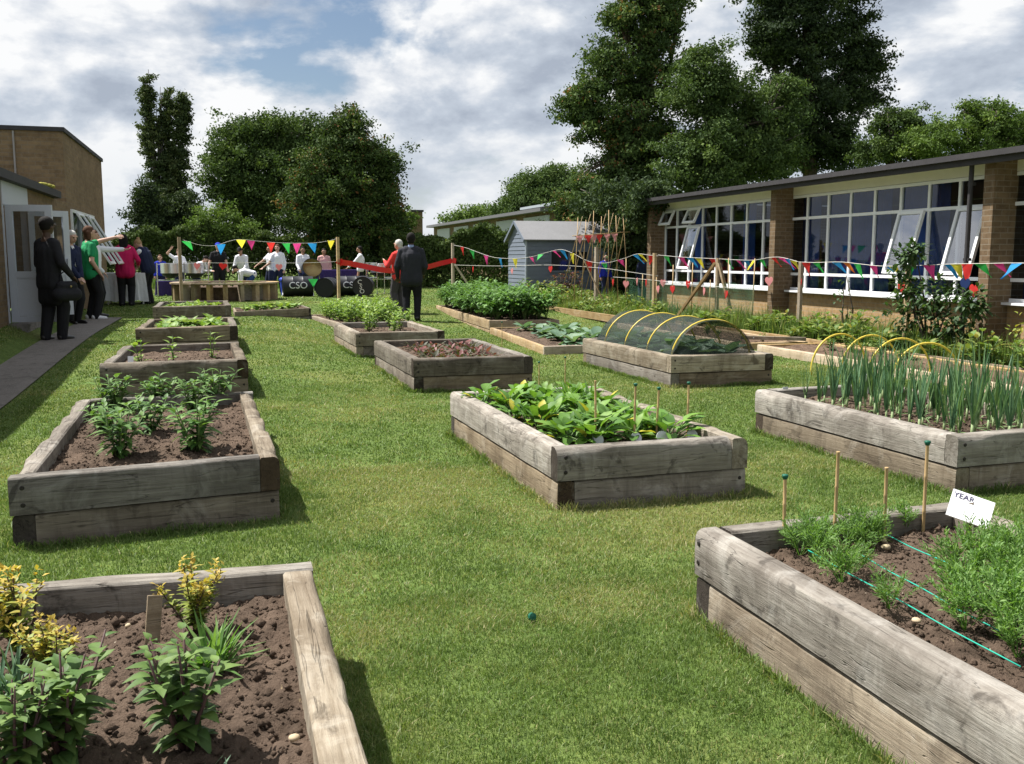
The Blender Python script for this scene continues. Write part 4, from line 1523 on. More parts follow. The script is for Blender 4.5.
# B2 peppers
pp = []
for k in range(4):
    s, l, f = branching(9, rng.uniform(.22, .28), .18, 7, .088, .044, .45, .7, el=(0, .6))
    pp.append(plant_proto('pepper_plant', [('stem', s, STEMG), ('foliage', l, L_PEPPER)]))
gp = 'pepper plants in the left bed'
for k, (x, y, sc, lb) in enumerate([
    (118, 455, 1.0, 'front-left pepper plant close to the near sleeper'), (197, 449, 1.1, 'front-right pepper plant, dark and widest'),
    (105, 432, .85, 'small pale pepper plant in the middle row by the left sleeper'), (152, 430, .9, 'upright light pepper plant at the centre of the bed'),
    (192, 410, .85, 'pepper plant in the second row from the back, right of centre'), (116, 412, 1.05, 'back-left pepper plant, tall and leafy'),
    (160, 404, 1.0, 'back-middle pepper plant by the rear sleeper'), (214, 402, 1.05, 'back-right pepper plant beside the right sleeper')]):
    place(pp[k % 4], on_bed(B2, x, y), rng.uniform(0, 6), sc, lb, 'pepper plant', gp)

# B3 young beans, B4, B5 seedlings
sp = []
for k in range(3):
    s, l, f = branching(2, .26, .06, 4, .10, .05, .55, .6)
    sp.append(plant_proto('bean_plant', [('stem', s, STEMG), ('foliage', l, L_SEED)]))
for k, (x, y, lb) in enumerate([(142, 366, 'young upright bean plant by the pale label in the bed behind the peppers'), (174, 363, 'young upright bean plant in the middle of its bed'), (212, 357, 'young upright bean plant nearest the right-hand sleeper')]):
    place(sp[k], on_bed(B3, x, y), k, 1.05, lb, 'bean plant', 'young beans')
q = MB()
q.box((0, 0, .06), (.05, .004, .12), M=Matrix.Rotation(R(-15), 3, 'X'))
tag(q.build('plant_label', CARD, None, on_bed(B3, 131, 368)), 'pale upright plastic label in the left corner of the young bean bed', 'plant label')

sd = []
for k in range(4):
    lf = MB()
    for i in range(16):
        d = dirv(rng.uniform(0, 6.3), rng.uniform(.1, 1.2))
        lf.leaf((rng.gauss(0, .025), rng.gauss(0, .025), rng.uniform(0, .05)), d, (0, 0, 1), rng.uniform(.06, .11), .055, .5, rng.uniform(.2, 1))
    sd.append(plant_proto('seedling', [('foliage', lf, L_SEED)]))


def rows(bed, protos, nu, nv, label, cat, group, s0=.8, s1=1.2, jit=.25, u0=.1, u1=.9, v0=.08, v1=.92, skip=0.0, dz=-.01):
    for j in range(nv):
        for i in range(nu):
            if rng.random() < skip: continue
            u = u0 + (u1 - u0) * (i + .5 + rng.uniform(-jit, jit)) / nu
            v = v0 + (v1 - v0) * (j + .5 + rng.uniform(-jit, jit)) / nv
            place(rng.choice(protos), put(bed, u, v, dz), rng.uniform(0, 6.28), rng.uniform(s0, s1), label, cat, group)


rows(B4, sd, 6, 5, 'small yellow-green seedling in the fourth bed of the left column', 'seedling', 'seedlings in the fourth left bed', .8, 1.6)
rows(B5, sd, 6, 4, 'small seedling in the rearmost bed of the left column', 'seedling', 'seedlings in the rearmost left bed', .7, 1.2)
rows(L5, sd, 7, 2, 'seedling in the narrow low bed before the round planter', 'seedling', 'seedlings in the narrow low bed', .9, 1.6)

# C1 salad leaves
cp = []
for k in range(6):
    lf, stm = MB(), MB()
    yl = .25 if k < 4 else .5
    for i in range(24):
        a, e = rng.uniform(0, 6.3), rng.uniform(.35, 1.3)
        d = dirv(a, e)
        ln = rng.uniform(.05, .12)
        st0 = Vector((rng.gauss(0, .012), rng.gauss(0, .012), -.01))
        tip = st0 + d * ln
        stm.tube([st0, tip], [.0045, .003], 4)
        tint = rng.uniform(.05, .66)
        if rng.random() < .04 + .10 * (k >= 4): tint = rng.uniform(.9, 1)
        lf.leaf(tip, (d + Vector((0, 0, -.15))).normalized(), (0, 0, 1), rng.uniform(.075, .125), rng.uniform(.05, .078), rng.uniform(.2, .7), tint, prof=((0, .12), (.2, .7), (.5, 1), (.8, .8), (1, .15)), wav=.25)
    cp.append(plant_proto('salad_plant', [('stalks', stm, STEMG), ('foliage', lf, L_CHARD)]))
rows(C1, cp, 4, 8, 'leafy green salad plant with some yellow leaves in the centre bed', 'salad plant', 'salad plants in the centre bed', .75, 1.15, .3, .02, .9, .12, .98)
fr = []
for k in range(2):
    fr.append(grassy(46, .22, L_CARROT, .022, .9, 'feathery_salad_plant'))
for k in range(9):
    place(fr[k % 2], put(C1, .60 + .35 * rng.random(), .25 + .6 * rng.random(), -.01), rng.uniform(0, 6), rng.uniform(.8, 1.1), 'narrow-leaved green plant among the salad of the centre bed', 'salad plant', 'narrow-leaved plants in the centre bed')

# canes
def cane(label, p, h, cap=True, lean=(0, 0), r=.0065, group=None):
    b = empty('bamboo_cane', p, 0, label, 'cane', group)
    q = MB()
    top = Vector((lean[0], lean[1], h))
    n = max(3, int(h / .12))
    pts, rr = [], []
    for i in range(n + 1):
        t = i / n
        for o, k in ((-.004, 1), (0, 1.22), (.004, 1)):
            tt = t + o / h
            pts.append(Vector((0, 0, -.05)).lerp(top, min(1, max(0, tt))) + Vector((0, 0, 1e-4 * len(pts))))
            rr.append(r * k)
    q.tube(pts, rr, 7)
    q.build('stick', CANE, b, smooth=True)
    if cap:
        q = MB()
        q.lathe([(0.0, .007), (.009, .006), (.013, .002), (.011, -.004), (.008, -.012), (.0, -.014)], top, 10)
        q.build('cap', GREENCAP, b, smooth=True)
    return b


def cane_px(label, bed, x, yb, yt, cap=True, r=.0065, group=None):
    p = on_bed(bed, x, yb)
    h = at(x, yt, p.y).z - p.z
    return cane(label, p, h, cap, (rng.uniform(-.015, .015), rng.uniform(-.015, .015)), r, group)


for x, yb, yt, cap, lb in [(596, 440, 381, False, 'leftmost cane of the centre salad bed, without a cap'), (634, 440, 384, True, 'green-capped cane in the middle of the salad bed, next to the bare-topped cane'),
                           (656, 437, 388, True, 'green-capped cane beside the yellow leaves, third along the salad bed'), (687, 434, 383, True, 'green-capped cane standing by itself at the right of the salad bed')]:
    cane_px(lb, C1, x, yb, yt, cap)
for x, yb, yt, cap, lb in [(784, 545, 476, True, 'green-capped cane in the left corner of the carrot bed'), (834, 541, 452, False, 'tallest bare cane near the left end of the carrot bed'),
                           (884, 535, 467, False, 'short thin bare cane in the carrot bed'), (923, 531, 443, True, 'tall green-capped cane next to the white card sign')]:
    cane_px(lb, R1, x, yb, yt, cap)
for x, yb, yt, lb in [(502, 352, 322, 'thin cane with dark top behind the red beetroot'), (539, 395, 362, 'thin dark-topped cane at the far left corner of the salad bed'), (565, 392, 357, 'thin dark-topped cane rising behind the salad leaves')]:
    p = G(x, yb)
    cane(lb, p, at(x, yt, p.y).z - p.z, True, (0, 0), .005)
for k, x in enumerate((596, 634, 660, 690)):
    p = on_bed(C1, x, 443 - k * 1.5)
    q = MB()
    q.lathe([(0, 0), (.035, 0), (.035, .006), (0, .006)], (0, 0, 0), 16, axis='Y')
    o = q.build('row_disc', DISC, None, p + Vector((0, -.03, .035)))
    o.rotation_euler = (R(-20), 0, 0)
    tag(o, 'grey round row marker at the foot of a cane in the salad bed', 'row marker', 'round row markers in the salad bed')

# C2 beetroot
bp = []
for k in range(4):
    lf = MB()
    for i in range(13):
        a, e = rng.uniform(0, 6.3), rng.uniform(.4, 1.3)
        lf.leaf((rng.gauss(0, .02), rng.gauss(0, .02), 0), dirv(a, e), (0, 0, 1), rng.uniform(.09, .17), rng.uniform(.035, .06), rng.uniform(.2, .8), rng.uniform(0, 1), prof=((0, .1), (.35, .25), (.6, 1), (.85, .7), (1, .1)), wav=.3)
    bp.append(plant_proto('beetroot_plant', [('foliage', lf, L_BEET)]))
rows(C2, bp, 6, 8, 'red-leaved beetroot plant in the centre bed', 'beetroot plant', 'beetroot plants', .6, 1.05, .3, u0=.18)

# C3 scattered plants and pea bed
pe = []
for k in range(4):
    s, l, f = branching(4, .36, .14, 6, .10, .06, .6, .5)
    pe.append(plant_proto('pea_plant', [('stem', s, STEMG), ('foliage', l, L_SEED)]))
for k, (u, v) in enumerate(((.25, .45), (.30, .7), (.56, .35), (.72, .55), (.66, .8), (.45, .85))):
    place(pe[k % 4], put(C3, u, v), k, .8, 'pale green leafy plant in the bed before the suited person', 'pea plant', 'plants in the bed before the suited person')
rows(L4, pe, 6, 9, 'upright pea plant in the low board-edged bed', 'pea plant', 'pea plants in the low bed', .8, 1.25, .35, .05, .95, .03, .97)

# potatoes
po = []
for k in range(5):
    st, lf = MB(), MB()
    for i in range(7):
        az, sp_ = rng.uniform(0, 6.3), rng.uniform(.05, .26)
        top = Vector((math.cos(az) * sp_, math.sin(az) * sp_, rng.uniform(.36, .62)))
        st.tube([(0, 0, 0), top * .5 + Vector((0, 0, .05)), top], [.007, .005, .003], 5)
        for j in range(13):
            t = .35 + .65 * j / 13
            p = top * t
            d = dirv(rng.uniform(0, 6.3), rng.uniform(-.1, .8))
            for w in range(3):
                dd = (d + rv(.35)).normalized()
                lf.leaf(p + d * (.05 + .05 * w), dd, (0, 0, 1), rng.uniform(.075, .12), rng.uniform(.05, .07), .4, min(1, max(0, .15 + .6 * t + rng.uniform(-.3, .3))), prof=((0, .1), (.3, .95), (.65, .8), (1, .05)))
    po.append(plant_proto('potato_plant', [('stems', st, STEMG), ('foliage', lf, L_POTATO)]))
rows(LP, po, 5, 15, 'bushy potato plant in the low board-edged bed', 'potato plant', 'potato plants', .74, 1.0, .3, -.02, 1.02, .0, 1.0)

# cabbages
cb = []
for k in range(3):
    lf = MB()
    for i in range(13):
        e = rng.uniform(.15, 1.2)
        lf.leaf((0, 0, .02), dirv(i * 2.4, e), (0, 0, 1), rng.uniform(.16, .24), rng.uniform(.12, .17), .5, rng.uniform(.1, 1), prof=((0, .15), (.3, .75), (.6, 1), (.88, .7), (1, .15)), wav=.2)
    cb.append(plant_proto('cabbage_plant', [('foliage', lf, L_CABB)]))
rows(LC, cb, 3, 6, 'grey-green cabbage in the low board-edged bed', 'cabbage plant', 'cabbages in the low bed', .8, 1.15, .25, .3, .95, .05, .9)
rows(N1, cb, 3, 6, 'cabbage growing under the dark net tunnel', 'cabbage plant', 'cabbages under the net tunnel', .95, 1.35, .2, .18, .85, .05, .95)

# leeks
lk = []
for k in range(5):
    lf, stm = MB(), MB()
    h = rng.uniform(.38, .50)
    stm.tube([(0, 0, -.02), (0, 0, .09)], [.011, .009], 6)
    for i in range(7):
        side = 1 if i % 2 else -1
        d = Vector((side * rng.uniform(.03, .34), rng.uniform(-.2, .2), 1))
        lf.leaf((0, 0, .04 + .012 * i), d, (side, 0, .3), h * rng.uniform(.65, 1.05), .017, rng.uniform(0, .45), rng.uniform(.1, .9), prof=((0, .8), (.3, 1), (.65, .75), (.9, .3), (1, .03)), fold=.6)
    for i in range(2):
        lf.leaf((0, 0, .03), dirv(rng.uniform(0, 6), .3), (0, 0, 1), .16, .012, .8, .97, prof=((0, .8), (.5, 1), (1, .1)))
    lk.append(plant_proto('leek_plant', [('stalk', stm, m_plain('pale_leek_stalk_%s' % 'abcde'[k], (.26, .34, .16), .5)), ('leaves', lf, L_LEEK)]))
rows(R2, lk, 7, 11, 'tall blue-green leek in the right-hand bed', 'leek', 'leeks', .62, 1.02, .3, .08, .97, .03, .93)

# carrots
ct = []
for k in range(5):
    lf = MB()
    for i in range(11):
        az, e = rng.uniform(0, 6.3), rng.uniform(.75, 1.45)
        d = dirv(az, e)
        ln = rng.uniform(.13, .25)
        lf.leaf((0, 0, -.01), d, (0, 0, 1), ln, .005, .15, .4, prof=((0, 1), (.5, .8), (1, .4)))
        for j in range(7):
            t = .35 + .65 * j / 7
            p = d * (ln * t) - Vector((0, 0, .15 * ln * t * t))
            for s_ in (-1, 1):
                dd = (Vector((-d.y * s_, d.x * s_, .1)).normalized() * (1 - t * .5) + d * .7 + rv(.25)).normalized()
                w = .06 * (1.15 - t) + .012
                for m_ in range(4):
                    d3 = (dd + rv(.5)).normalized()
                    lf.leaf(p + dd * (w * .3 * m_), d3, rv() + Vector((0, 0, 1)), w * .5, .0055, .2, rng.uniform(.2, .95), prof=((0, .4), (.5, 1), (1, .2)))
    ct.append(plant_proto('carrot_plant', [('fronds', lf, L_CARROT)]))
lab, grp = 'feathery carrot top in the front-right bed', 'carrots in the front-right bed'
for row_u, v0, v1, n in ((.30, .05, .62, 11), (.42, .04, .68, 12), (.55, .04, .79, 13), (.68, .04, .84, 13), (.82, .04, .88, 12), (.94, .04, .90, 11)):
    for i in range(n):
        v = v0 + (v1 - v0) * (i + rng.uniform(.1, .9)) / n
        place(rng.choice(ct), put(R1, row_u + rng.uniform(-.035, .035), v, -.005), rng.uniform(0, 6.3), rng.uniform(.75, 1.15), lab, 'carrot', grp)
for x, y, s_ in ((800, 553, .8), (812, 558, .9), (842, 580, .8), (850, 572, .7), (890, 607, .7), (858, 540, .9), (868, 545, .8), (848, 545, .7), (905, 530, .8), (815, 545, .8), (826, 552, .7), (875, 535, .7)):
    place(rng.choice(ct), on_bed(R1, x, y), rng.uniform(0, 6.3), s_, lab, 'carrot', grp)
# strings along the rows
for (x0, y0, x1, y1, lb) in ((808, 557, 1020, 676, 'nearest green row string of the carrot bed'), (858, 560, 1000, 640, 'middle green row string of the carrot bed'), (886, 541, 1010, 600, 'far green row string of the carrot bed')):
    a, b = on_bed(R1, x0, y0, .035), on_bed(R1, x1, y1, .035)
    q = MB()
    q.tube([a + (b - a) * t + Vector((0, 0, -.004 * math.sin(t * math.pi * 2.0) ** 2)) for t in np.linspace(0, 1, 13)], .0022, 5)
    tag(q.build('row_string', GTWINE, None, smooth=True), lb, 'string')
# pale pebbles on the soil
for k, (x, y, s_, lb) in enumerate(((886, 549, .016, 'larger pale pebble on the carrot bed soil by the short cane'), (884, 543, .011, 'small pale pebble on the carrot bed soil by the short cane'), (916, 623, .012, 'flat pale pebble against the left sleeper of the carrot bed'),
                                  (294, 741, .011, 'small pale pebble near the right sleeper of the front-left bed'), (128, 628, .008, 'tiny white pebble left of the slab marker'))):
    bd = R1 if x > 500 else B1
    q = MB()
    q.ell((0, 0, .006), (s_ * 1.2, s_, s_ * .7), 10, 7)
    q.v = [tuple(Vector(v) * (1 + .15 * mnoise.noise(Vector(v) * 90))) for v in q.v]
    tag(q.build('pebble', m_plain('pale_stone_%s' % 'abcde'[k], (.48, .38, .25), .8), None, on_bed(bd, x, y, .012), k, smooth=True), lb, 'pebble')


def text_mesh(s, size, ext=.001, name='lettering'):
    c = D.curves.new(name, 'FONT')
    c.body = s
    c.size = size
    c.align_x = 'CENTER'
    c.align_y = 'CENTER'
    c.extrude = ext
    o = D.objects.new('tmp', c)
    COL.objects.link(o)
    me = D.meshes.new_from_object(o.evaluated_get(bpy.context.evaluated_depsgraph_get()))
    D.objects.remove(o)
    me.materials.clear()
    me.name = name
    return me


# the white card sign on its short stake
p = on_bed(R1, 968, 547)
b = empty('card_sign', p, R(-40), 'white rectangular card sign tilted on a short stake among the carrots', 'sign')
q = MB()
q.box((0, 0, 0), (.148, .006, .115))
cd = q.build('card', CARD, b, (0, 0, .155))
cd.rotation_euler = (R(-42), R(16), 0)
tm = text_mesh('YEAR', .031, .0006)
tm.materials.append(INK)
o = obj('lettering', tm, cd, (-.032, -.0042, .036))
o.rotation_euler = (R(90), 0, 0)
q = MB()
q.box((0, .014, .08), (.02, .008, .19))
q.build('stake', PINE, b)


# ------------------------------------------------------------------ net tunnel and hoops
def hoop_mesh(w, h, r=.011):
    q = MB()
    pts = [(-w / 2, 0, -.06)] + [(-w / 2 * math.cos(math.pi * k / 18), 0, h * math.sin(math.pi * k / 18)) for k in range(19)] + [(w / 2, 0, -.06)]
    q.tube(pts, r, 8)
    return q


zt = N1['zt']
b = empty('net_tunnel', (4.87, 10.0, zt - .07), 0, 'dark net stretched over four yellow hoops on the raised bed', 'net tunnel')
ys = [-.95, -.33, .28, .88]
for y in ys:
    hoop_mesh(.92, .42).build('hoop', HOOPM, b, (0, y, 0), smooth=True)
vs, fs = [], []
nu, nv = 26, 46
for j in range(nv + 1):
    y = -1.02 + 2.12 * j / nv
    dmin = min(abs(y - k) for k in ys)
    sag = .022 * min(1, dmin / .3)
    for i in range(nu + 1):
        a = math.pi * i / nu
        k = 1.012 - sag * math.sin(a) + .02 * mnoise.noise(Vector((i * .35, j * .3, 0)))
        ex = 1 + .10 * max(0, 1 - math.sin(a) * 3)
        vs.append((-.46 * k * ex * math.cos(a), y, .425 * k * math.sin(a) - .01))
for j in range(nv):
    for i in range(nu):
        a = j * (nu + 1) + i
        fs.append((a, a + 1, a + nu + 2, a + nu + 1))
for j0, dy in ((0, -.10), (nv, .08)):
    o_ = len(vs)
    for i in range(nu + 1):
        x_, y_, z_ = vs[j0 * (nu + 1) + i]
        vs.append((x_ * .98, y_ + dy * .5, z_ * .5))
    for i in range(nu + 1):
        x_, y_, z_ = vs[j0 * (nu + 1) + i]
        vs.append((x_ * .97, y_ + dy, -.02))
    for i in range(nu):
        fs.append((j0 * (nu + 1) + i, j0 * (nu + 1) + i + 1, o_ + i + 1, o_ + i))
        fs.append((o_ + i, o_ + i + 1, o_ + nu + 2 + i, o_ + nu + 1 + i))
me = D.meshes.new('net')
me.from_pydata(vs, [], fs)
me.materials.append(NETB)
me.polygons.foreach_set('use_smooth', [True] * len(fs))
obj('net', me, b)
q = MB()
q.box((0, 0, .05), (.075, .004, .09), M=Matrix.Rotation(R(-20), 3, 'X'))
tag(q.build('plant_label', CARD, None, on_bed(N1, 668, 357, .05)), 'white label standing at the near corner of the net tunnel', 'plant label')
p = on_bed(R2, 865, 400)
q = MB()
q.box((0, 0, .09), (.06, .004, .15))
tag(q.build('plant_label', CARD, None, p + Vector((0, 0, .04)), .3), 'white upright label standing among the leeks', 'plant label')
q = MB()
q.box((0, 0, .04), (.045, .004, .11))
tag(q.build('plant_label', DISC, None, on_bed(R2, 785, 398)), 'grey plastic label at the far corner of the leek bed', 'plant label')
for k, (x, y, lb) in enumerate(((809, 369, 'yellow hoop farthest back on the low soil bed'), (841, 371, 'second yellow hoop from the back, on the low soil bed'), (871, 376, 'third yellow hoop, half behind the leeks'), (898, 383, 'yellow hoop nearest the camera on the low soil bed'))):
    p = on_bed(L6, x, y)
    tag(hoop_mesh(.76, .38).build('garden_hoop', HOOPM, None, p + Vector((.38, .02 * k, .01)), R(6 - 4 * k), smooth=True), lb, 'hoop')
q = MB()
q.box((0, 0, .006), (.28, .2, .006))
o = q.build('white_sheet_label', CARD, None, Vector((7.55, 12.75, L7['z'] + .06)), .5)
tag(o, 'white card lying flat on the weedy soil bed', 'card')

# ------------------------------------------------------------------ trees, hedges, grass
def unit(a): return a / np.linalg.norm(a, axis=1, keepdims=True)


def leaf_cloud(blobs, n_cl, per, leaf, spread, seed, zmin=None, shell=.55, up=.35):
    """leaf-sized faces gathered in sprays through the outer half of several ellipsoids"""
    r = np.random.default_rng(seed)
    vol = np.array([(b[1][0] * b[1][1] * b[1][2]) ** .67 for b in blobs])
    pick = r.choice(len(blobs), n_cl, p=vol / vol.sum())
    cen = np.array([b[0] for b in blobs])[pick]
    rad = np.array([b[1] for b in blobs])[pick]
    dr = unit(r.normal(size=(n_cl, 3)))
    rr = (shell + (1.06 - shell) * r.random((n_cl, 1)) ** .7)
    kv = r.normal(size=(3, 3)) * 3.2
    wob = np.sin(dr @ kv[0] + pick * 1.7) * np.sin(dr @ kv[1] + pick) + .6 * np.sin(dr @ kv[2] * 1.8 + pick * .7)
    rr *= 1 + .17 * wob[:, None]
    rr *= 1 + .13 * r.normal(size=(n_cl, 1)) * (rr > .8)
    rr += .28 * r.random((n_cl, 1)) * (r.random((n_cl, 1)) < .14)
    C = cen + dr * rad * rr
    cl_t = np.clip(.45 + .2 * r.normal(size=n_cl), 0, 1)
    idx = np.repeat(np.arange(n_cl), per)
    N = len(idx)
    off = r.normal(size=(N, 3)) * spread * np.array([1, 1, .6])
    off += dr[idx] * (r.random((N, 1)) - .3) * spread * 1.2
    P = C[idx] + off
    if zmin is not None:
        k = P[:, 2] > zmin + .2 * r.random(N)
        P, idx = P[k], idx[k]
        N = len(P)
    nrm = unit(r.normal(size=(N, 3)) + dr[idx] * .6 + np.array([0, 0, up]))
    a = unit(np.cross(nrm, r.normal(size=(N, 3))))
    b = np.cross(nrm, a)
    s = (leaf * (.6 + .8 * r.random((N, 1))))
    V = np.empty((N, 4, 3))
    V[:, 0] = P - a * s
    V[:, 1] = P + b * s * .55 + nrm * s * .12
    V[:, 2] = P + a * s
    V[:, 3] = P - b * s * .55 + nrm * s * .12
    t = np.clip(cl_t[idx] + .18 * r.normal(size=N), 0, 1)
    return V.reshape(-1, 3), np.arange(N * 4).reshape(-1, 4), np.repeat(t, 4)


def tree(name, label, cat, base, blobs, mat, n_cl=500, per=40, leaf=.11, spread=.28, seed=1, trunk_r=.22, limbs=7, group=None, zmin=None, shell=.55, trunk_top=None):
    bx_, by_, bz_ = base
    b = empty(name, base, 0, label, cat, group)
    lb = [(np.array(c) - np.array(base), rad) for c, rad in blobs]
    lb = [(c, tuple(.93 * k for k in rad)) for c, rad in lb]
    V, Fc, t = leaf_cloud(lb, int(n_cl * 1.0), int(per * 2.0), leaf * .58, spread * .78, seed, (zmin - bz_) if zmin is not None else None, shell)
    obj('crown', np_mesh('crown', V, Fc, t, mat), b)
    r = random.Random(seed)
    q = MB()
    tops = sorted([Vector(c) for c, _ in lb], key=lambda v: -v.z)
    top = tops[0] + Vector((0, 0, 0))
    if trunk_top: top = Vector(trunk_top)
    pts = [Vector((0, 0, -.1))]
    for k in range(1, 7):
        f = k / 6
        pts.append(Vector((top.x * f ** 1.5 + r.uniform(-.08, .08), top.y * f ** 1.5 + r.uniform(-.08, .08), top.z * f)))
    q.tube(pts, [trunk_r * (1.25 - .18 * k) if k < 6 else trunk_r * .15 for k in range(7)], 9)
    for k in range(limbs):
        c, rad = r.choice(lb)
        c = Vector(c) + Vector((r.uniform(-.7, .7) * rad[0], r.uniform(-.7, .7) * rad[1], r.uniform(-.5, .7) * rad[2]))
        st = pts[r.randint(2, 4)]
        md = st.lerp(c, .5) + Vector((0, 0, r.uniform(-.1, .25)))
        q.tube([st, md, c], [trunk_r * .42, trunk_r * .25, .02], 6)
        for m_ in range(3):
            e = c + Vector((r.gauss(0, rad[0] * .35), r.gauss(0, rad[1] * .35), abs(r.gauss(0, rad[2] * .35))))
            q.tube([md, md.lerp(e, .6) + Vector((0, 0, .08)), e], [trunk_r * .16, trunk_r * .09, .012], 5)
    q.build('trunk', BARK, b, smooth=True)
    return b


def B(x, y, Y, rx, ry, rz):
    """an ellipsoid of foliage centred on a sight line at depth Y; radii in metres"""
    p = at(x, y, Y)
    return ((p.x, p.y, p.z), (rx, ry, rz))


def base(x, Y): 
    p = at(x, 290, Y)
    return (p.x, p.y, g(p.x, p.y))


tree('poplar_tree', 'tall narrow three-spired poplar rising beside the brick block', 'tree', base(165, 45),
     [B(149, 135, 45, .33, .35, 1.7), B(147, 105, 45, .24, .28, 1.1), B(146, 86, 45, .16, .2, .75), B(164, 145, 45.3, .36, .4, 1.9), B(166, 112, 45.3, .25, .28, 1.0), B(168, 97, 45.3, .15, .2, .5), B(179, 155, 45, .42, .4, 1.9), B(182, 118, 45, .33, .3, .9), B(184, 104, 45, .2, .2, .5), B(166, 180, 45, .75, .7, 1.3), B(168, 212, 45, 1.1, .9, 1.1)],
     L_POPLAR, 700, 34, .10, .13, 5, .16, 8, shell=.25)
tree('conifer_shrub', 'dark conical evergreen at the foot of the narrow poplar', 'shrub', base(150, 41),
     [B(147, 200, 41, .45, .5, .8), B(150, 225, 41, .9, .8, .9), B(178, 225, 41.4, .9, .8, 1.0), B(186, 205, 41.4, .45, .5, .5)], L_DARK, 330, 40, .09, .18, 6, .12, 4, shell=.3)
tree('broad_tree', 'broad round-headed dark green tree in the middle distance, left of the other round tree', 'tree', base(268, 43),
     [B(262, 168, 43, 2.1, 2.0, 1.9), B(230, 170, 42.6, 1.15, 1.3, 1.3), B(248, 140, 43, 1.2, 1.2, .9), B(285, 142, 43, 1.5, 1.4, 1.1), B(300, 165, 43.4, 1.6, 1.4, 1.8), B(235, 198, 42.8, 1.0, 1.1, .8), B(275, 210, 43, 1.8, 1.6, 1.2), B(320, 150, 43.5, 1.1, 1.1, 1.3)],
     L_OAKT, 1000, 42, .11, .24, 7, .28, 12)
tree('oak_tree', 'rounded mid-green oak tree behind the steel band, right of the other round tree', 'tree', base(348, 37),
     [B(345, 150, 37, 1.2, 1.2, 1.2), B(345, 120, 37, .55, .6, .5), B(325, 175, 36.6, 1.3, 1.2, 1.2), B(365, 175, 37, 1.35, 1.3, 1.3), B(310, 205, 36.6, .95, 1.1, .9), B(345, 215, 36.6, 1.9, 1.4, 1.3), B(380, 205, 37, 1.0, 1.1, .9), B(390, 165, 37, .5, .6, .5), B(345, 250, 36.8, 1.7, 1.2, .9)],
     L_MAPLE, 1050, 40, .095, .21, 8, .25, 12)
tree('yellowish_shrub', 'light yellow-green bush between the poplar and the round trees', 'shrub', base(222, 39),
     [B(215, 225, 39, 1.0, .9, .75), B(240, 235, 39, .8, .8, .6), B(205, 240, 39, .8, .8, .6)], L_LIGHT, 260, 36, .085, .17, 9, .09, 4, shell=.35)
tree('pale_shrub', 'pale green sunlit bush in front of the brick chimney', 'shrub', base(398, 40),
     [B(396, 228, 40, .7, .7, .8), B(404, 222, 40, .45, .5, .5), B(385, 240, 40, .8, .7, .6)], L_LIGHT, 200, 36, .085, .16, 10, .08, 4, shell=.35)
# big trees beyond the long building
tree('big_maple_tree', 'very tall spreading maple with reddish tips rising behind the shed', 'tree', base(645, 31),
     [B(650, 30, 31, 1.1, 1.2, 1.2), B(640, -30, 31, 1.0, 1.1, 1.3), B(668, -5, 31, .8, .9, 1.0), B(618, 18, 31, .55, .8, .6), B(612, 62, 30.6, .8, .9, .7), B(650, 85, 31, 1.4, 1.4, 1.1), B(585, 95, 30.6, .75, .9, .7), B(575, 110, 30.6, .6, .8, .5), B(605, 120, 30.6, 1.0, 1.1, .8), B(640, 135, 30.6, 1.4, 1.4, 1.0), B(625, 170, 30.4, 1.2, 1.3, .9), B(600, 195, 30, 1.0, 1.1, .8), B(640, 200, 30, 1.5, 1.3, 1.1), B(620, 235, 30, 1.4, 1.1, 1.0), B(575, 215, 30, .7, .8, .7)],
     L_MAPLE, 1350, 42, .095, .20, 12, .30, 14, shell=.4)
tree('spreading_tree', 'lighter green bushy tree between the maple and the tall dark tree', 'tree', base(725, 28),
     [B(705, 70, 28, .8, .9, .7), B(690, 95, 28, .9, 1.0, .8), B(730, 100, 28, 1.0, 1.0, .9), B(765, 120, 28, .9, 1.0, .9), B(785, 95, 28, .55, .6, .6), B(715, 145, 27.6, 1.2, 1.1, 1.0), B(760, 160, 27.6, 1.1, 1.0, .8), B(690, 160, 27.6, 1.1, 1.0, .9), B(710, 185, 27.4, 1.4, 1.0, .7), B(780, 150, 28, .7, .8, .7)],
     L_OAKT, 900, 42, .085, .19, 13, .22, 10, shell=.4)
tree('tall_dark_tree', 'tallest dense dark tree standing over the middle of the long school roof', 'tree', base(808, 35),
     [B(800, 40, 35, 1.6, 1.6, 1.7), B(770, 30, 35, .95, 1.2, 1.5), B(848, 45, 35, 1.2, 1.3, 1.7), B(810, -25, 35, 1.7, 1.6, 1.5), B(770, -25, 35, 1.0, 1.2, 1.2), B(855, -20, 35, 1.0, 1.2, 1.2), B(805, 100, 35, 1.9, 1.7, 1.3), B(855, 95, 35, 1.1, 1.2, .9), B(825, 140, 35, 1.4, 1.4, .9), B(868, 60, 35, .75, .9, .9), B(785, 140, 35, 1.3, 1.2, 1.0), B(835, 158, 34.6, 1.2, 1.1, .6), B(770, 165, 34.5, 1.0, 1.0, .7)],
     L_DARK, 1250, 44, .115, .23, 14, .34, 14, shell=.35)
tree('garden_tree', 'airy light green tree at the far right above the school roof', 'tree', base(965, 27),
     [B(960, 132, 27, 1.2, 1.1, .55), B(990, 122, 27, .9, .9, .55), B(930, 140, 27, .8, .9, .5), B(1015, 135, 27, 1.0, .9, .7), B(1050, 130, 27, .9, .9, .7), B(965, 108, 27, .35, .4, .2), B(1000, 105, 27, .35, .4, .2), B(985, 155, 27, 1.7, 1.1, .5)], L_LIGHT, 520, 34, .085, .17, 15, .12, 9, shell=.3)
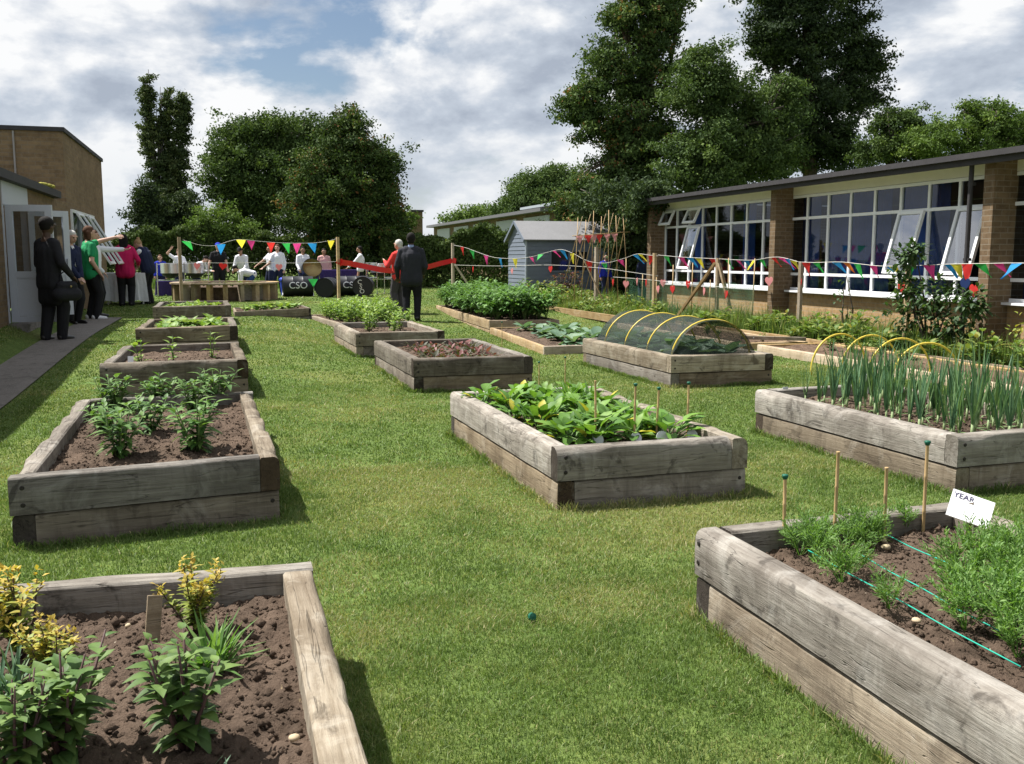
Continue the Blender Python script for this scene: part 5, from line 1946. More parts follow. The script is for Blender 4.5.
tree('roadside_tree', 'thin pale green tree above the school roof, just right of the tall dark tree', 'tree', base(895, 29),
     [B(895, 130, 29, .8, .9, .6), B(880, 150, 29, .9, .9, .5), B(910, 122, 29, .5, .6, .45), B(915, 148, 29, 1.0, .9, .5), B(885, 118, 29, .3, .4, .3)], L_OAKT, 330, 32, .085, .16, 16, .11, 8, shell=.3)
tree('far_pine_tree', 'rounded olive-green tree far behind the shed and flat-roofed building', 'tree', base(545, 60),
     [B(545, 195, 60, 2.3, 2.0, 1.7), B(525, 205, 59, 1.6, 1.5, 1.0), B(565, 190, 60, 1.6, 1.5, 1.5), B(505, 210, 60, 1.0, 1.0, .6), B(555, 178, 60, 1.2, 1.1, .7), B(530, 188, 60, 1.0, 1.0, .7)], L_OAKT, 520, 36, .14, .30, 17, .25, 7)
tree('far_shrub', 'low pale shrubbery far beyond, above the flat roof', 'shrub', base(480, 68),
     [B(480, 216, 68, 2.0, 1.5, .7), B(462, 220, 68, 1.5, 1.2, .5)], L_LIGHT, 150, 30, .14, .28, 18, .1, 3, shell=.3)
tree('elder_tree', 'dark leafy tree between the shed roof and the end of the school building', 'tree', base(636, 25),
     [B(632, 245, 24.6, .8, .8, .9), B(640, 212, 23.4, .75, .8, .45), B(628, 200, 24, .9, .8, .5), B(650, 197, 20.9, .36, .5, .26), B(641, 212, 21.6, .42, .5, .42), B(640, 270, 25, .9, .8, .7), B(604, 205, 26, .8, .7, .5), B(625, 285, 25.5, .8, .7, .5)], L_DARK, 520, 40, .085, .17, 19, .14, 6, shell=.35)


def hedge(label, x0, x1, Y0, Y1, h, depth, mat, n, seed, name='hedge', lf=.075):
    """clipped-looking field hedge with an uneven top, running between two sight columns"""
    a, b = at(x0, 290, Y0), at(x1, 290, Y1)
    a.z = b.z = 0
    d = b - a
    L = d.length
    ang = math.atan2(d.y, d.x)
    r = np.random.default_rng(seed)
    N = n
    u = r.random(N) * L
    w = (r.random(N) - .5) * depth
    k1, k2, k3 = r.random(3) * 9
    ht = h * (1 + .10 * np.sin(u * 1.1 + k1) + .07 * np.sin(u * 2.7 + k2) + .05 * np.sin(u * 6.1 + k3))
    face = r.random(N)
    z = ht * np.sqrt(r.random(N))
    top = face < .3
    z[top] = ht[top] * (.9 + .16 * r.random(top.sum()) ** 2)
    fr = face > .62
    w[fr] = -depth / 2 * (.75 + .35 * r.random(fr.sum())) * (1 + .12 * np.sin(u[fr] * 2.1) * np.sin(z[fr] * 3))
    P = np.stack([u, w, z], 1)
    nrm = unit(r.normal(size=(N, 3)) + np.array([0, -.5, .3]))
    aa = unit(np.cross(nrm, r.normal(size=(N, 3))))
    bb = np.cross(nrm, aa)
    s = lf * .8 * (.6 + .8 * r.random((N, 1)))
    V = np.empty((N, 4, 3))
    V[:, 0], V[:, 1], V[:, 2], V[:, 3] = P - aa * s, P + bb * s * .6 + nrm * s * .1, P + aa * s, P - bb * s * .6 + nrm * s * .1
    t = np.clip(.42 + .16 * np.sin(u * 1.7 + k2) * np.sin(z * 2 + k1) + .2 * r.normal(size=N), 0, 1)
    o = empty(name, (a.x, a.y, g(a.x, a.y)), ang, label, 'hedge')
    obj('foliage', np_mesh('foliage', V.reshape(-1, 3), np.arange(N * 4).reshape(-1, 4), np.repeat(t, 4), mat), o)
    q = MB()
    rr = random.Random(seed)
    for i in range(int(L * 2.2)):
        x = rr.uniform(0, L)
        y = rr.uniform(-.25, .25) * depth
        q.tube([(x, y, -.05), (x + rr.uniform(-.2, .2), y, h * .5), (x + rr.uniform(-.4, .4), y + rr.uniform(-.2, .2), h * .92)], [.035, .025, .01], 5)
    q.build('branches', BARK, o)['kind'] = 'stuff'


hedge('tall dark hedge behind the steel band, from the brick block to the red ribbon', 60, 392, 39.5, 38.5, 2.0, 1.6, L_HEDGE, 52000, 31)
hedge('dark clipped hedge between the suited person and the shed', 388, 540, 36.5, 33.5, 1.9, 1.5, L_HEDGE, 40000, 32)
hedge('rough brown-green hedge in shade beyond the shed and bean canes', 540, 668, 31.5, 29.0, 2.0, 1.3, L_DARK, 22000, 33)


# ---- grass blades of the mown lawn
def inside(px_, py_, q):
    ok = np.ones(len(px_), bool)
    for i in range(4):
        a, b = q[i], q[(i + 1) % 4]
        ok &= ((b.x - a.x) * (py_ - a.y) - (b.y - a.y) * (px_ - a.x)) > -.012
    return ok


gv = np.vectorize(g)


def vnoise(X, Y, sc, seed):
    """smooth random patches"""
    T = np.random.default_rng(seed).random((64, 64))
    x, y = X / sc, Y / sc
    i, j = np.floor(x).astype(int), np.floor(y).astype(int)
    u, v = x - i, y - j
    u, v = u * u * (3 - 2 * u), v * v * (3 - 2 * v)
    t = lambda a, b: T[a % 64, b % 64]
    return (t(i, j) * (1 - u) + t(i + 1, j) * u) * (1 - v) + (t(i, j + 1) * (1 - u) + t(i + 1, j + 1) * u) * v


def blades(name, X, Y, h, w, mat, seed, label=None, lean=.95, tbase=.42, parent=None):
    r = np.random.default_rng(seed)
    N = len(X)
    Z = gv(X, Y)
    h = h * (.5 + .6 * r.random(N)) * (.55 + .9 * vnoise(X, Y, .14, 9))
    az = r.random(N) * 6.283
    ln = np.abs(r.normal(size=N)) * lean
    dx, dy = np.cos(az) * ln * h, np.sin(az) * ln * h
    pz = r.random(N) * 6.283
    wx, wy = np.cos(pz) * w * .5, np.sin(pz) * w * .5
    V = np.empty((N, 5, 3))
    V[:, 0] = np.stack([X - wx, Y - wy, Z - .004], 1)
    V[:, 1] = np.stack([X + wx, Y + wy, Z - .004], 1)
    V[:, 2] = np.stack([X + wx * .8 + dx * .4, Y + wy * .8 + dy * .4, Z + h * .6], 1)
    V[:, 3] = np.stack([X - wx * .8 + dx * .4, Y - wy * .8 + dy * .4, Z + h * .6], 1)
    V[:, 4] = np.stack([X + dx, Y + dy, Z + h], 1)
    big, mid, sml, tin = vnoise(X, Y, 1.1, 1), vnoise(X, Y, .33, 2), vnoise(X, Y, .11, 3), vnoise(X, Y, .045, 4)
    pat = .32 * big + .28 * mid + .24 * sml + .16 * tin
    worn = sum(np.exp(-((X - a_) ** 2 + (Y - b_) ** 2 * .6) / s_ ** 2) for a_, b_, s_ in ((.75, 5.6, .42), (1.45, 4.75, .22), (.9, 7.9, .5), (1.35, 3.3, .2), (2.2, 4.15, .3), (1.3, 2.2, .25), (.5, 4.1, .2), (3.2, 5.4, .4), (3.4, 3.9, .35)))
    dry = r.random(N) < np.clip((.55 * big + .3 * mid + .15 * sml - .50) * 2.2 + .55 * worn, .05, .75)
    t = np.clip(tbase + (pat - .5) * 1.1 + .15 * r.normal(size=N), 0, .85)
    t[dry] = .82 + .18 * r.random(dry.sum())
    b = np.arange(N)[:, None] * 5
    quad = b + np.array([[0, 1, 2, 3]])
    tri = b + np.array([[3, 2, 4]])
    me = D.meshes.new(name)
    me.vertices.add(N * 5)
    me.vertices.foreach_set('co', V.astype(np.float32).ravel())
    li = np.concatenate([quad.ravel(), tri.ravel()])
    me.loops.add(len(li))
    me.loops.foreach_set('vertex_index', li.astype(np.int32))
    me.polygons.add(2 * N)
    me.polygons.foreach_set('loop_start', np.concatenate([np.arange(N) * 4, 4 * N + np.arange(N) * 3]).astype(np.int32))
    me.materials.append(mat)
    at_ = me.attributes.new('tint', 'FLOAT', 'POINT')
    at_.data.foreach_set('value', np.repeat(t, 5).astype(np.float32))
    me.update()
    me.validate()
    o = obj(name, me, parent)
    return tag(o, label, None, None, 'stuff')


def lawn_blades():
    r = np.random.default_rng(3)
    Xs, Ys, Hs, Ws = [], [], [], []
    for y0, y1, x0, x1, den, h, w in ((1.2, 3.6, -1.3, 3.2, 34000, .0175, .0025), (3.6, 6, -2.0, 4.6, 16000, .0175, .0034), (6, 10, -2.9, 7.4, 5000, .018, .0056), (10, 16, -2.9, 8.3, 1500, .019, .010), (16, 26, -2.9, 8.5, 420, .02, .018), (26, 40, -4, 10, 90, .03, .03)):
        n = int((y1 - y0) * (x1 - x0) * den)
        X = x0 + r.random(n) * (x1 - x0)
        Y = y0 + r.random(n) * (y1 - y0)
        # only where the photograph's lawn can be seen from near the camera
        k = (X < Y * 1.02 + .6) & (X > -Y * .36 - 1.0) & ~((X > -2.47) & (X < -1.87 + .03 * r.normal(size=n)) & (Y < 19.4)) & (X > -2.88)
        k &= ~((X > 7.35) & (Y > 17.4))
        X, Y = X[k], Y[k]
        keep = np.ones(len(X), bool)
        for q in FOOT: keep &= ~inside(X, Y, q)
        X, Y = X[keep], Y[keep]
        Xs.append(X); Ys.append(Y)
        Hs.append(np.full(len(X), h)); Ws.append(np.full(len(X), w))
    X, Y, H, W = map(np.concatenate, (Xs, Ys, Hs, Ws))
    # unmown tufts against the sleepers
    ex, ey = [], []
    for q in FOOT[:11]:
        for i in range(4):
            a, b = q[i], q[(i + 1) % 4]
            n = int((b - a).length * 520)
            t = r.random(n)
            nx, ny = (b.y - a.y), -(b.x - a.x)
            l = math.hypot(nx, ny)
            d = .008 + np.abs(r.normal(size=n)) * .022
            ex.append(a.x + (b.x - a.x) * t + nx / l * d)
            ey.append(a.y + (b.y - a.y) * t + ny / l * d)
    ex, ey = np.concatenate(ex), np.concatenate(ey)
    X, Y = np.concatenate([X, ex]), np.concatenate([Y, ey])
    H, W = np.concatenate([H, np.full(len(ex), .045)]), np.concatenate([W, np.full(len(ex), .0045) + .0006 * np.maximum(ey - 4, 0)])
    blades('grass', X, Y, H, W, L_GRASS, 5)


lawn_blades()


def rough_grass(name, n, x0, x1, y0, y1, h, w, mat, seed, tb=.5):
    r = np.random.default_rng(seed)
    X, Y = x0 + r.random(n) * (x1 - x0), y0 + r.random(n) * (y1 - y0)
    k = (np.sin(X * 3 + Y) * np.sin(Y * 2.3) + r.normal(size=n) * .6) > -.5
    blades(name, X[k], Y[k], h * (0.8 + .4 * np.sin(Y[k] * 1.9) ** 2), w, mat, seed, lean=.35, tbase=tb)


rough_grass('tall_grass', 19000, 8.66, 9.98, 4.5, 17.4, .34, .011, L_WEED, 41)
rough_grass('bean_border_weeds', 9000, 7.45, 9.9, 17.7, 24.0, .26, .018, L_WEED, 42, .6)
rough_grass('long_grass_by_hedge', 6000, -4, 12, 35.5, 37.5, .4, .03, L_WEED, 43, .3)
# weeds along the border, each a plant of its own
wd = []
for k in range(5):
    s, l, f = branching(5, rng.uniform(.16, .34), .16, 5, .11, .06, .45, .5)
    wd.append(plant_proto('weed_plant', [('stem', s, STEMG), ('foliage', l, L_WEED)]))
for k in range(95):
    x, y = rng.uniform(8.55, 9.6), rng.uniform(5.2, 17.2)
    place(rng.choice(wd), Vector((x, y, g(x, y))), rng.uniform(0, 6), rng.uniform(.6, 1.7), 'green weed in the border under the school windows', 'weed', 'weeds in the border under the windows')
for k in range(60):
    x, y = rng.uniform(7.5, 9.6), rng.uniform(17.7, 23.5)
    place(rng.choice(wd), Vector((x, y, g(x, y))), rng.uniform(0, 6), rng.uniform(.7, 1.4), 'green leafy plant in the bean border', 'border plant', 'plants in the bean border')
for k in range(16):
    bd = L6 if k % 2 else L7
    place(rng.choice(wd), put(bd, rng.uniform(.1, .9), rng.uniform(.05, .95)), rng.uniform(0, 6), rng.uniform(.4, .8), 'small weed in the low soil beds at the right', 'weed', 'weeds in the low soil beds')
for k in range(22):
    x, y = rng.uniform(6.6, 7.3), rng.uniform(23.6, 25.6)
    place(rng.choice(wd), Vector((x + rng.uniform(0, 2.6), y, g(x, y))), rng.uniform(0, 6), rng.uniform(1, 1.8), 'tall leafy plant growing in front of the shed', 'border plant', 'plants in front of the shed')


# the big leafy shrub by the drainpipe
def leafy_shrub(name, label, loc, blobs, n, per, L, seed, stems, mat=None):
    b = empty(name, loc, 0, label, 'shrub')
    r = random.Random(seed)
    lf, st = MB(), MB()
    for i in range(n):
        c, rad = r.choice(blobs)
        d = Vector((r.gauss(0, 1), r.gauss(0, 1), r.gauss(0, 1))).normalized()
        p = Vector(c) + Vector((d.x * rad[0], d.y * rad[1], d.z * rad[2])) * r.uniform(.4, 1.05)
        tc = r.uniform(.1, .8)
        for k in range(per):
            dd = (d * .5 + Vector((r.gauss(0, .6), r.gauss(0, .6), r.gauss(0, .4)))).normalized()
            lf.leaf(p + Vector((r.gauss(0, .05), r.gauss(0, .05), r.gauss(0, .04))), dd, (0, 0, 1), L * r.uniform(.6, 1.2), L * .5, .35, min(1, max(0, tc + r.uniform(-.2, .2))), prof=((0, .1), (.35, 1), (.75, .7), (1, .05)))
    for s_ in range(stems):
        c, rad = blobs[s_ % len(blobs)]
        st.tube([(r.uniform(-.1, .1), r.uniform(-.1, .1), -.05), Vector(c) * .5 + Vector((r.uniform(-.1, .1), r.uniform(-.1, .1), 0)), Vector(c) + Vector((0, 0, rad[2] * .6))], [.02, .014, .005], 6)
    st.build('stems', BARK, b, smooth=True)
    lf.build('foliage', mat or L_BUSH, b)


p = at(942, 320, 11.2)
leafy_shrub('large_leafy_shrub', 'large dark leafy shrub growing against the drainpipe of the school', (9.15, 10.85, 0),
            [((0, 0, .35), (.42, .4, .35)), ((-.12, .25, .55), (.35, .35, .3)), ((.05, -.28, .6), (.35, .35, .3)), ((0, .05, .85), (.36, .36, .22)), ((.05, -.5, .35), (.3, .3, .28)), ((-.05, .45, .9), (.14, .14, .2)), ((-.05, .62, 1.25), (.12, .12, .22)), ((-.05, .36, 1.4), (.1, .1, .12)), ((.0, -.75, .75), (.14, .18, .2))], 270, 6, .105, 3, 9)
leafy_shrub('thin_shrub', 'thin straggly shrub with few leaves in front of the brick under the middle window', (9.35, 13.0, 0), [((0, 0, .5), (.12, .14, .12)), ((0, .1, .8), (.10, .1, .12)), ((0, -.12, .3), (.14, .14, .15)), ((0, .05, 1.0), (.07, .07, .08))], 16, 4, .09, 4, 4)
leafy_shrub('flowering_shrub', 'yellow-green feathery plant against the brick at the far right', (9.5, 9.55, 0), [((0, 0, .3), (.3, .35, .28)), ((0, -.2, .45), (.2, .25, .2))], 60, 6, .07, 6, 5, L_GOLD)
leafy_shrub('reddish_shrub', 'small reddish-brown shrub at the foot of the shed wall', (8.9, 25.3, .2), [((0, 0, .4), (.5, .35, .35)), ((.3, 0, .5), (.35, .3, .3))], 70, 6, .09, 8, 5, L_BEET)

# ------------------------------------------------------------------ posts
def post(label, p, ztop, w=.07, tilt=(0, 0)):
    q = MB()
    h = ztop - p.z
    q.bar((0, 0, -.2), (tilt[0], tilt[1], h), w, w)
    return tag(q.build('wooden_post', POSTW, None, p, .2), label, 'post')


def post_px(label, x, yb, yt, p=None, w=.07, tilt=(0, 0)):
    p = p or G(x, yb)
    zt = at(x, yt, p.y).z
    post(label, p, zt, w, tilt)
    return Vector((p.x, p.y, zt))


P1 = post_px('square wooden post holding the bunting in front of the round planter', 182, 306, 237)
P2 = post_px('square wooden post at the left end of the red ribbon', 339, 300, 237)
P3 = post_px('square wooden post at the right end of the red ribbon, with a slanting prop', 453, 294, 243)
pr = Vector((P3.x, P3.y, 0))
q = MB()
a = Vector((P3.x + .04, P3.y - .05, at(456, 264, P3.y).z))
e = Vector((P3.x + .62, P3.y - .2, g(P3.x, P3.y)))
q.bar(a, e, .06, .06)
tag(q.build('prop_board', POSTW), 'slanting wooden prop leaning against the post at the ribbon\'s right end', 'prop')
P4 = post_px('wooden post carrying bunting and hearts beside the green net', 658, 300, 253, p=Vector((9.10, 19.6, g(9.1, 19.6))))
P5p = Vector((9.35, 17.2, 0))
P5 = Vector((P5p.x, P5p.y, at(722, 258, P5p.y).z))
post('dark wooden post in the middle of the timber A-frame', P5p, P5.z, .06)
for dx, dy, lb in ((-.42, 1.05, 'left sloping leg of the timber A-frame, pale and thin'), (.10, -.55, 'right sloping leg of the timber A-frame, pale and thick')):
    q = MB()
    q.bar(Vector((P5.x, P5.y, P5.z - .10)) + Vector((dx, dy, 0)) * .06, Vector((P5.x + dx, P5.y + dy, .0)), .06, .05)
    tag(q.build('frame_leg', PINE), lb, 'timber prop')
P6p = at(799, 320, 14.35)
P6 = post_px('wooden post in the border before the middle windows', 799, 330, 262, p=Vector((P6p.x, 14.35, 0)), w=.06)
P7p = at(906, 320, 11.6)
P7 = post_px('wooden post beside the large leafy shrub', 906, 330, 265, p=Vector((P7p.x, 11.6, 0)), w=.06)
P8 = Vector((9.3, 7.6, 1.25))
post('wooden post at the far right end of the bunting', Vector((9.3, 7.6, 0)), 1.25, .06)


# ------------------------------------------------------------------ bunting
def on_span(A, Bq, x, y):
    """point of the vertical plane through two posts that lies on a sight line"""
    d = ray(x, y)
    n = Vector((Bq.y - A.y, -(Bq.x - A.x), 0))
    t = (A - CAM).dot(n) / d.dot(n)
    return CAM + d * t


def flag_mesh(w, h, col, sway, seed):
    r = random.Random(seed)
    q = MB()
    n = 6
    vs, fs = [], []
    for j in range(n + 1):
        t = j / n
        hw = w / 2 * (1 - t)
        for i in range(5):
            u = (i / 4 - .5) * 2
            vs.append((u * hw + sway[0] * t * h, sway[1] * t * h + .012 * math.sin(u * 2 + t * 5 + seed) * (t + .2), -t * h * math.sqrt(max(.05, 1 - min(.9, sway[0] ** 2 + sway[1] ** 2) * .5))))
    for j in range(n):
        for i in range(4):
            a = j * 5 + i
            fs.append((a, a + 1, a + 6, a + 5))
    q.add(vs, fs)
    return q.mesh('flag', BUNT[col], True)


def heart_mesh(s, col, sq=1.0):
    q = MB()
    pts = []
    for k in range(28):
        t = 2 * math.pi * k / 28
        pts.append((sq * s / 32 * 16 * math.sin(t) ** 3, 0, s / 32 * (13 * math.cos(t) - 5 * math.cos(2 * t) - 2 * math.cos(3 * t) - math.cos(4 * t))))
    n = len(pts)
    vs = [(x, -.002, z) for x, _, z in pts] + [(x, .002, z) for x, _, z in pts]
    q.add(vs, [tuple(range(n)), tuple(reversed(range(n, 2 * n)))] + [(i, i + n, (i + 1) % n + n, (i + 1) % n) for i in range(n)])
    return q.mesh('heart', BUNT[col])


def bunting(label, A, Bq, line, flags, hearts=(), name='bunting_string', size=.26):
    b = empty(name, A, 0, label, 'bunting')
    pts = [on_span(A, Bq, x, y) for x, y in line]
    ang = math.atan2(Bq.y - A.y, Bq.x - A.x)
    fine = []
    for i in range(len(pts) - 1):
        p0, p1, p2, p3 = pts[max(i - 1, 0)], pts[i], pts[i + 1], pts[min(i + 2, len(pts) - 1)]
        for k in range(5):
            t = k / 5
            fine.append(.5 * ((2 * p1) + (p2 - p0) * t + (2 * p0 - 5 * p1 + 4 * p2 - p3) * t * t + (3 * p1 - p0 - 3 * p2 + p3) * t ** 3))
    fine.append(pts[-1])
    q = MB()
    q.tube([p - A for p in fine], .0045, 5)
    q.build('string', STRING, b, smooth=True)

    def attach(x):
        best = None
        for i in range(len(fine) - 1):
            xa, xb = scr(fine[i])[0], scr(fine[i + 1])[0]
            if min(xa, xb) <= x <= max(xa, xb):
                return fine[i].lerp(fine[i + 1], (x - xa) / (xb - xa + 1e-9))
        return fine[0] if x < scr(fine[0])[0] else fine[-1]
    for k, fl in enumerate(flags):
        x, col = fl[0], fl[1]
        sw = fl[2] if len(fl) > 2 else (.15, .15)
        sz = size * (fl[3] if len(fl) > 3 else 1)
        p = attach(x)
        o = obj('flag', flag_mesh(sz * .92, sz, col, sw, k), b, p - A - Vector((0, 0, .004)), ang + rng.uniform(-.2, .2))
        o['label'] = col + ' triangular flag'
    for k, (x, y, col) in enumerate(hearts):
        p = on_span(A, Bq, x, y)
        o = obj('heart', heart_mesh(.20, col, rng.uniform(.7, 1)), b, p - A, ang + rng.uniform(-.4, .4))
        o.rotation_euler.y = rng.uniform(-.25, .25)
        o['label'] = {'scarlet': 'red', 'rose': 'pale pink', 'navy': 'navy'}.get(col, col) + ' card heart'
    return b


def scr(p):
    v = p - CAM
    z = v.dot(FW)
    return CX + F * v.dot(RT) / z, CY - F * v.dot(UP) / z


UPW = (.2, .2)
bunting('bunting string of coloured flags from the planter post to the ribbon post', P1, P2,
        [(183, 240), (200, 245), (215, 245.5), (230, 241), (240, 239.5), (262, 241.5), (285, 243), (312, 243), (328, 241), (339, 238)],
        [(186, 'green', (.75, .2)), (221, 'blue', (.1, .3)), (241, 'yellow', (.3, .8)), (251, 'pink', (-.1, -.3), .9), (271, 'red', (.1, .2)), (286, 'green', (.35, .1)), (297, 'pink', (0, .1)), (312, 'blue', (.3, .1)), (331, 'yellow', (.05, .2), .9)])
bunting('thin lower string with card hearts across the front of the steel band', P1, P2, [(183, 262), (220, 263), (260, 262.5), (300, 263), (339, 261.5)], [],
        [(197, 266, 'rose'), (223, 266, 'scarlet'), (279, 267, 'rose')], 'heart_string')
bunting('bunting string from the ribbon post past the shed to the bean border', P3, P4,
        [(453, 245), (465, 247.5), (480, 253), (495, 257.5), (515, 258.5), (530, 257), (545, 253), (560, 249.5), (572, 253), (588, 261), (605, 263), (622, 259), (637, 254), (648, 255), (658, 256)],
        [(462, 'red', (.2, .1)), (472, 'green', (.1, .2)), (486, 'pink', (.05, .1)), (500, 'blue', (.1, .2)), (515, 'yellow', (.05, .1)), (531, 'pink', (-.2, .7), .8), (541, 'green', (-.1, -.7), .8), (554, 'pink', (.2, .8), .8), (562, 'blue', (.2, .5)), (572, 'yellow', (.1, .1)), (589, 'red', (0, .2)), (604, 'green', (.1, .4), .8), (620, 'pink', (.5, .4), .8), (635, 'blue', (.6, .6)), (640, 'yellow', (.5, .6), .8), (652, 'red', (-.6, .4), .9)])
bunting('thin lower string with card hearts in front of the shed', P3, P4, [(453, 265), (500, 266), (550, 265), (600, 268), (630, 272), (658, 276)], [],
        [(473, 269, 'scarlet'), (512, 271, 'rose'), (550.5, 269, 'scarlet')], 'heart_string')
bunting('short bunting string between the net post and the timber A-frame', P4, P5, [(658, 255), (680, 257), (700, 258), (722, 259)],
        [(666, 'green', (.5, .3), .9), (681, 'pink', (.4, .5), .9), (690, 'blue', (.5, .5), .9), (698, 'yellow', (.1, .6), .9), (712, 'red', (0, .5), .8)])
HB1 = Vector((9.0, 21.0, .9))
bunting('pale cord hung with red and pink hearts along the top of the green net', HB1, Vector((9.3, 15.8, .85)), [(613, 277), (640, 279), (670, 282), (700, 285), (735, 288)], [],
        [(613, 282, 'scarlet'), (626, 284, 'rose'), (637, 281, 'rose'), (646, 282.5, 'scarlet'), (658, 289, 'rose'), (663, 283, 'rose'), (672.5, 289, 'scarlet'), (688, 284, 'scarlet'), (704, 291, 'rose'), (726, 294, 'scarlet')], 'heart_string')
bunting('bunting string between the timber A-frame and the post before the middle windows', P5, P6, [(722, 259), (740, 260), (755, 260), (770, 257.5), (782, 257.5), (799, 262)],
        [(727, 'green', (.2, .6), .8), (738, 'pink', (.4, .6), .8), (746, 'blue', (.3, .5), .7), (754, 'yellow', (-.3, -.5), .8), (761, 'green', (.2, .6), .7), (773, 'red', (.5, .6), .8), (783, 'pink', (.6, .7)), (787, 'blue', (.7, .3), .9), (793, 'yellow', (.6, .3), .7)], size=.25)
bunting('bunting string from the middle window post to the post beside the large shrub', P6, P7, [(799, 262), (815, 262.5), (840, 262), (860, 264), (880, 266), (906, 266)],
        [(806, 'red', (.1, .3)), (816, 'green', (.3, .6), .8), (836, 'blue', (.5, .6), .9), (846, 'orange', (.4, .6), .8), (857, 'green', (.3, .3)), (873, 'pink', (.1, .5), .8), (889, 'blue', (.3, .6), .7), (893, 'yellow', (.5, .5), .8)], [(800, 283, 'scarlet'), (769, 281, 'rose')], size=.235)
bunting('bunting string running from the large shrub off to the right past the drainpipe', P7, P8, [(906, 266), (930, 265), (955, 264), (985, 263.5), (1020, 263), (1060, 264)],
        [(909, 'green', (-.1, .2)), (929, 'pink', (.2, .3)), (949, 'blue', (.4, .4), .9), (956, 'yellow', (.3, .3), .9), (967, 'red', (-.05, .1), 1.2), (980, 'green', (.4, .6), .9), (998, 'pink', (.5, .6), .9), (1017, 'blue', (-.4, -.6)), (1040, 'yellow', (.2, .3))],
        [(902, 287.5, 'scarlet'), (974, 290, 'scarlet'), (965, 284, 'navy')], size=.225)
# red ribbon
q = MB()
rb = [(339, 262), (350, 263.5), (365, 266.5), (380, 269.5), (393, 271), (410, 270.5), (424, 268), (440, 263.5), (453, 260.5)]
pts = [on_span(P2, P3, x, y) for x, y in rb]
vs, fs = [], []
n = 32
for i in range(n + 1):
    t = i / n * (len(pts) - 1)
    k = min(int(t), len(pts) - 2)
    p = pts[k].lerp(pts[k + 1], t - k)
    tw = .25 * math.sin(i * .55)
    d = Vector((-.3 * tw, -tw, 1)).normalized() * .075
    vs += [p - d - pts[0], p + d - pts[0]]
    if i: fs.append((2 * i - 2, 2 * i, 2 * i + 1, 2 * i - 1))
q.add(vs, fs)
rbn = q.build('ribbon_band', RIBBON, None, (0, 0, 0), smooth=True)
o = empty('red_ribbon', pts[0], 0, 'wide shiny red ribbon stretched between two posts behind the suited person', 'ribbon')
reg(rbn, o)
q = MB()
for k in range(6):
    a = k * 1.05
    q.add([(0, 0, .05), (.05 * math.cos(a) + .03, .05 * math.sin(a) - .05, .09), (.09 * math.cos(a), .09 * math.sin(a) - .05, -.02 - .04 * (k % 3)), (.02, -.05, -.05 - .06 * (k % 2))], [(0, 1, 2, 3)])
q.build('knot', RIBBON, o, smooth=True)
q = MB()
q.add([Vector(v) + (pts[-1] - pts[0]) for v in q.v] if False else [(x + pts[-1].x - pts[0].x, y + pts[-1].y - pts[0].y, z + pts[-1].z - pts[0].z) for x, y, z in [(0, -.06, .09), (.09, -.07, .05), (.07, -.06, -.09), (-.07, -.06, -.07)]], [(0, 1, 2, 3)])
q.build('knot', RIBBON, o, smooth=True)

# ------------------------------------------------------------------ bean canes
WG = empty('bean_cane_frame', (9.05, 22.2, g(9.05, 22.2)), 0, 'row of crossed bamboo bean canes hung with pink and red pennants', 'cane frame')
A0, A1 = at(577, 236, 22.2), at(624, 233, 22.2)
for k in range(7):
    t = k / 6
    for s in (-1, 1):
        mid = A0.lerp(A1, t) - WG.location
        mid.z += rng.uniform(-.04, .03)
        foot = Vector((mid.x * 1.15 + rng.uniform(-.05, .05) - .22, s * .55 + rng.uniform(-.1, .1), -.05))
        top = mid + (mid - foot).normalized() * rng.uniform(.35, .62)
        q = MB()
        q.tube([foot, mid + Vector((0, s * .012, 0)), top], [.010, .009, .007], 6)
        q.build('cane', CANE, WG, smooth=True)
q = MB()
q.tube([A0 - WG.location - Vector((.12, 0, 0)), A1 - WG.location + Vector((.15, 0, .03))], .012, 6)
q.build('ridge_cane', CANE, WG, smooth=True)
for k, (x, col) in enumerate(((579, 'rose'), (587.5, 'scarlet'), (593, 'rose'), (598.5, 'scarlet'), (606.5, 'rose'), (614, 'rose'))):
    p = A0.lerp(A1, (x - 577) / 47) - WG.location
    o = obj('pennant', flag_mesh(.19, .2, col, (.05, -.1), k), WG, p + Vector((0, -.03, 0)))
    o['label'] = ('red' if col == 'scarlet' else 'pale pink') + ' card pennant'
q = MB()
q.bar(at(579, 250, 21.2), Vector((at(609, 303, 20.6).x, 20.6, g(9, 20.6))), .035, .02)
tag(q.build('leaning_lath', PINE), 'thin pale lath leaning across the front of the bean canes', 'lath')
post_px('thick wooden post standing among the bean canes', 596, 300, 247, p=Vector((at(596, 290, 21.7).x, 21.7, g(9, 21.7))), w=.075)

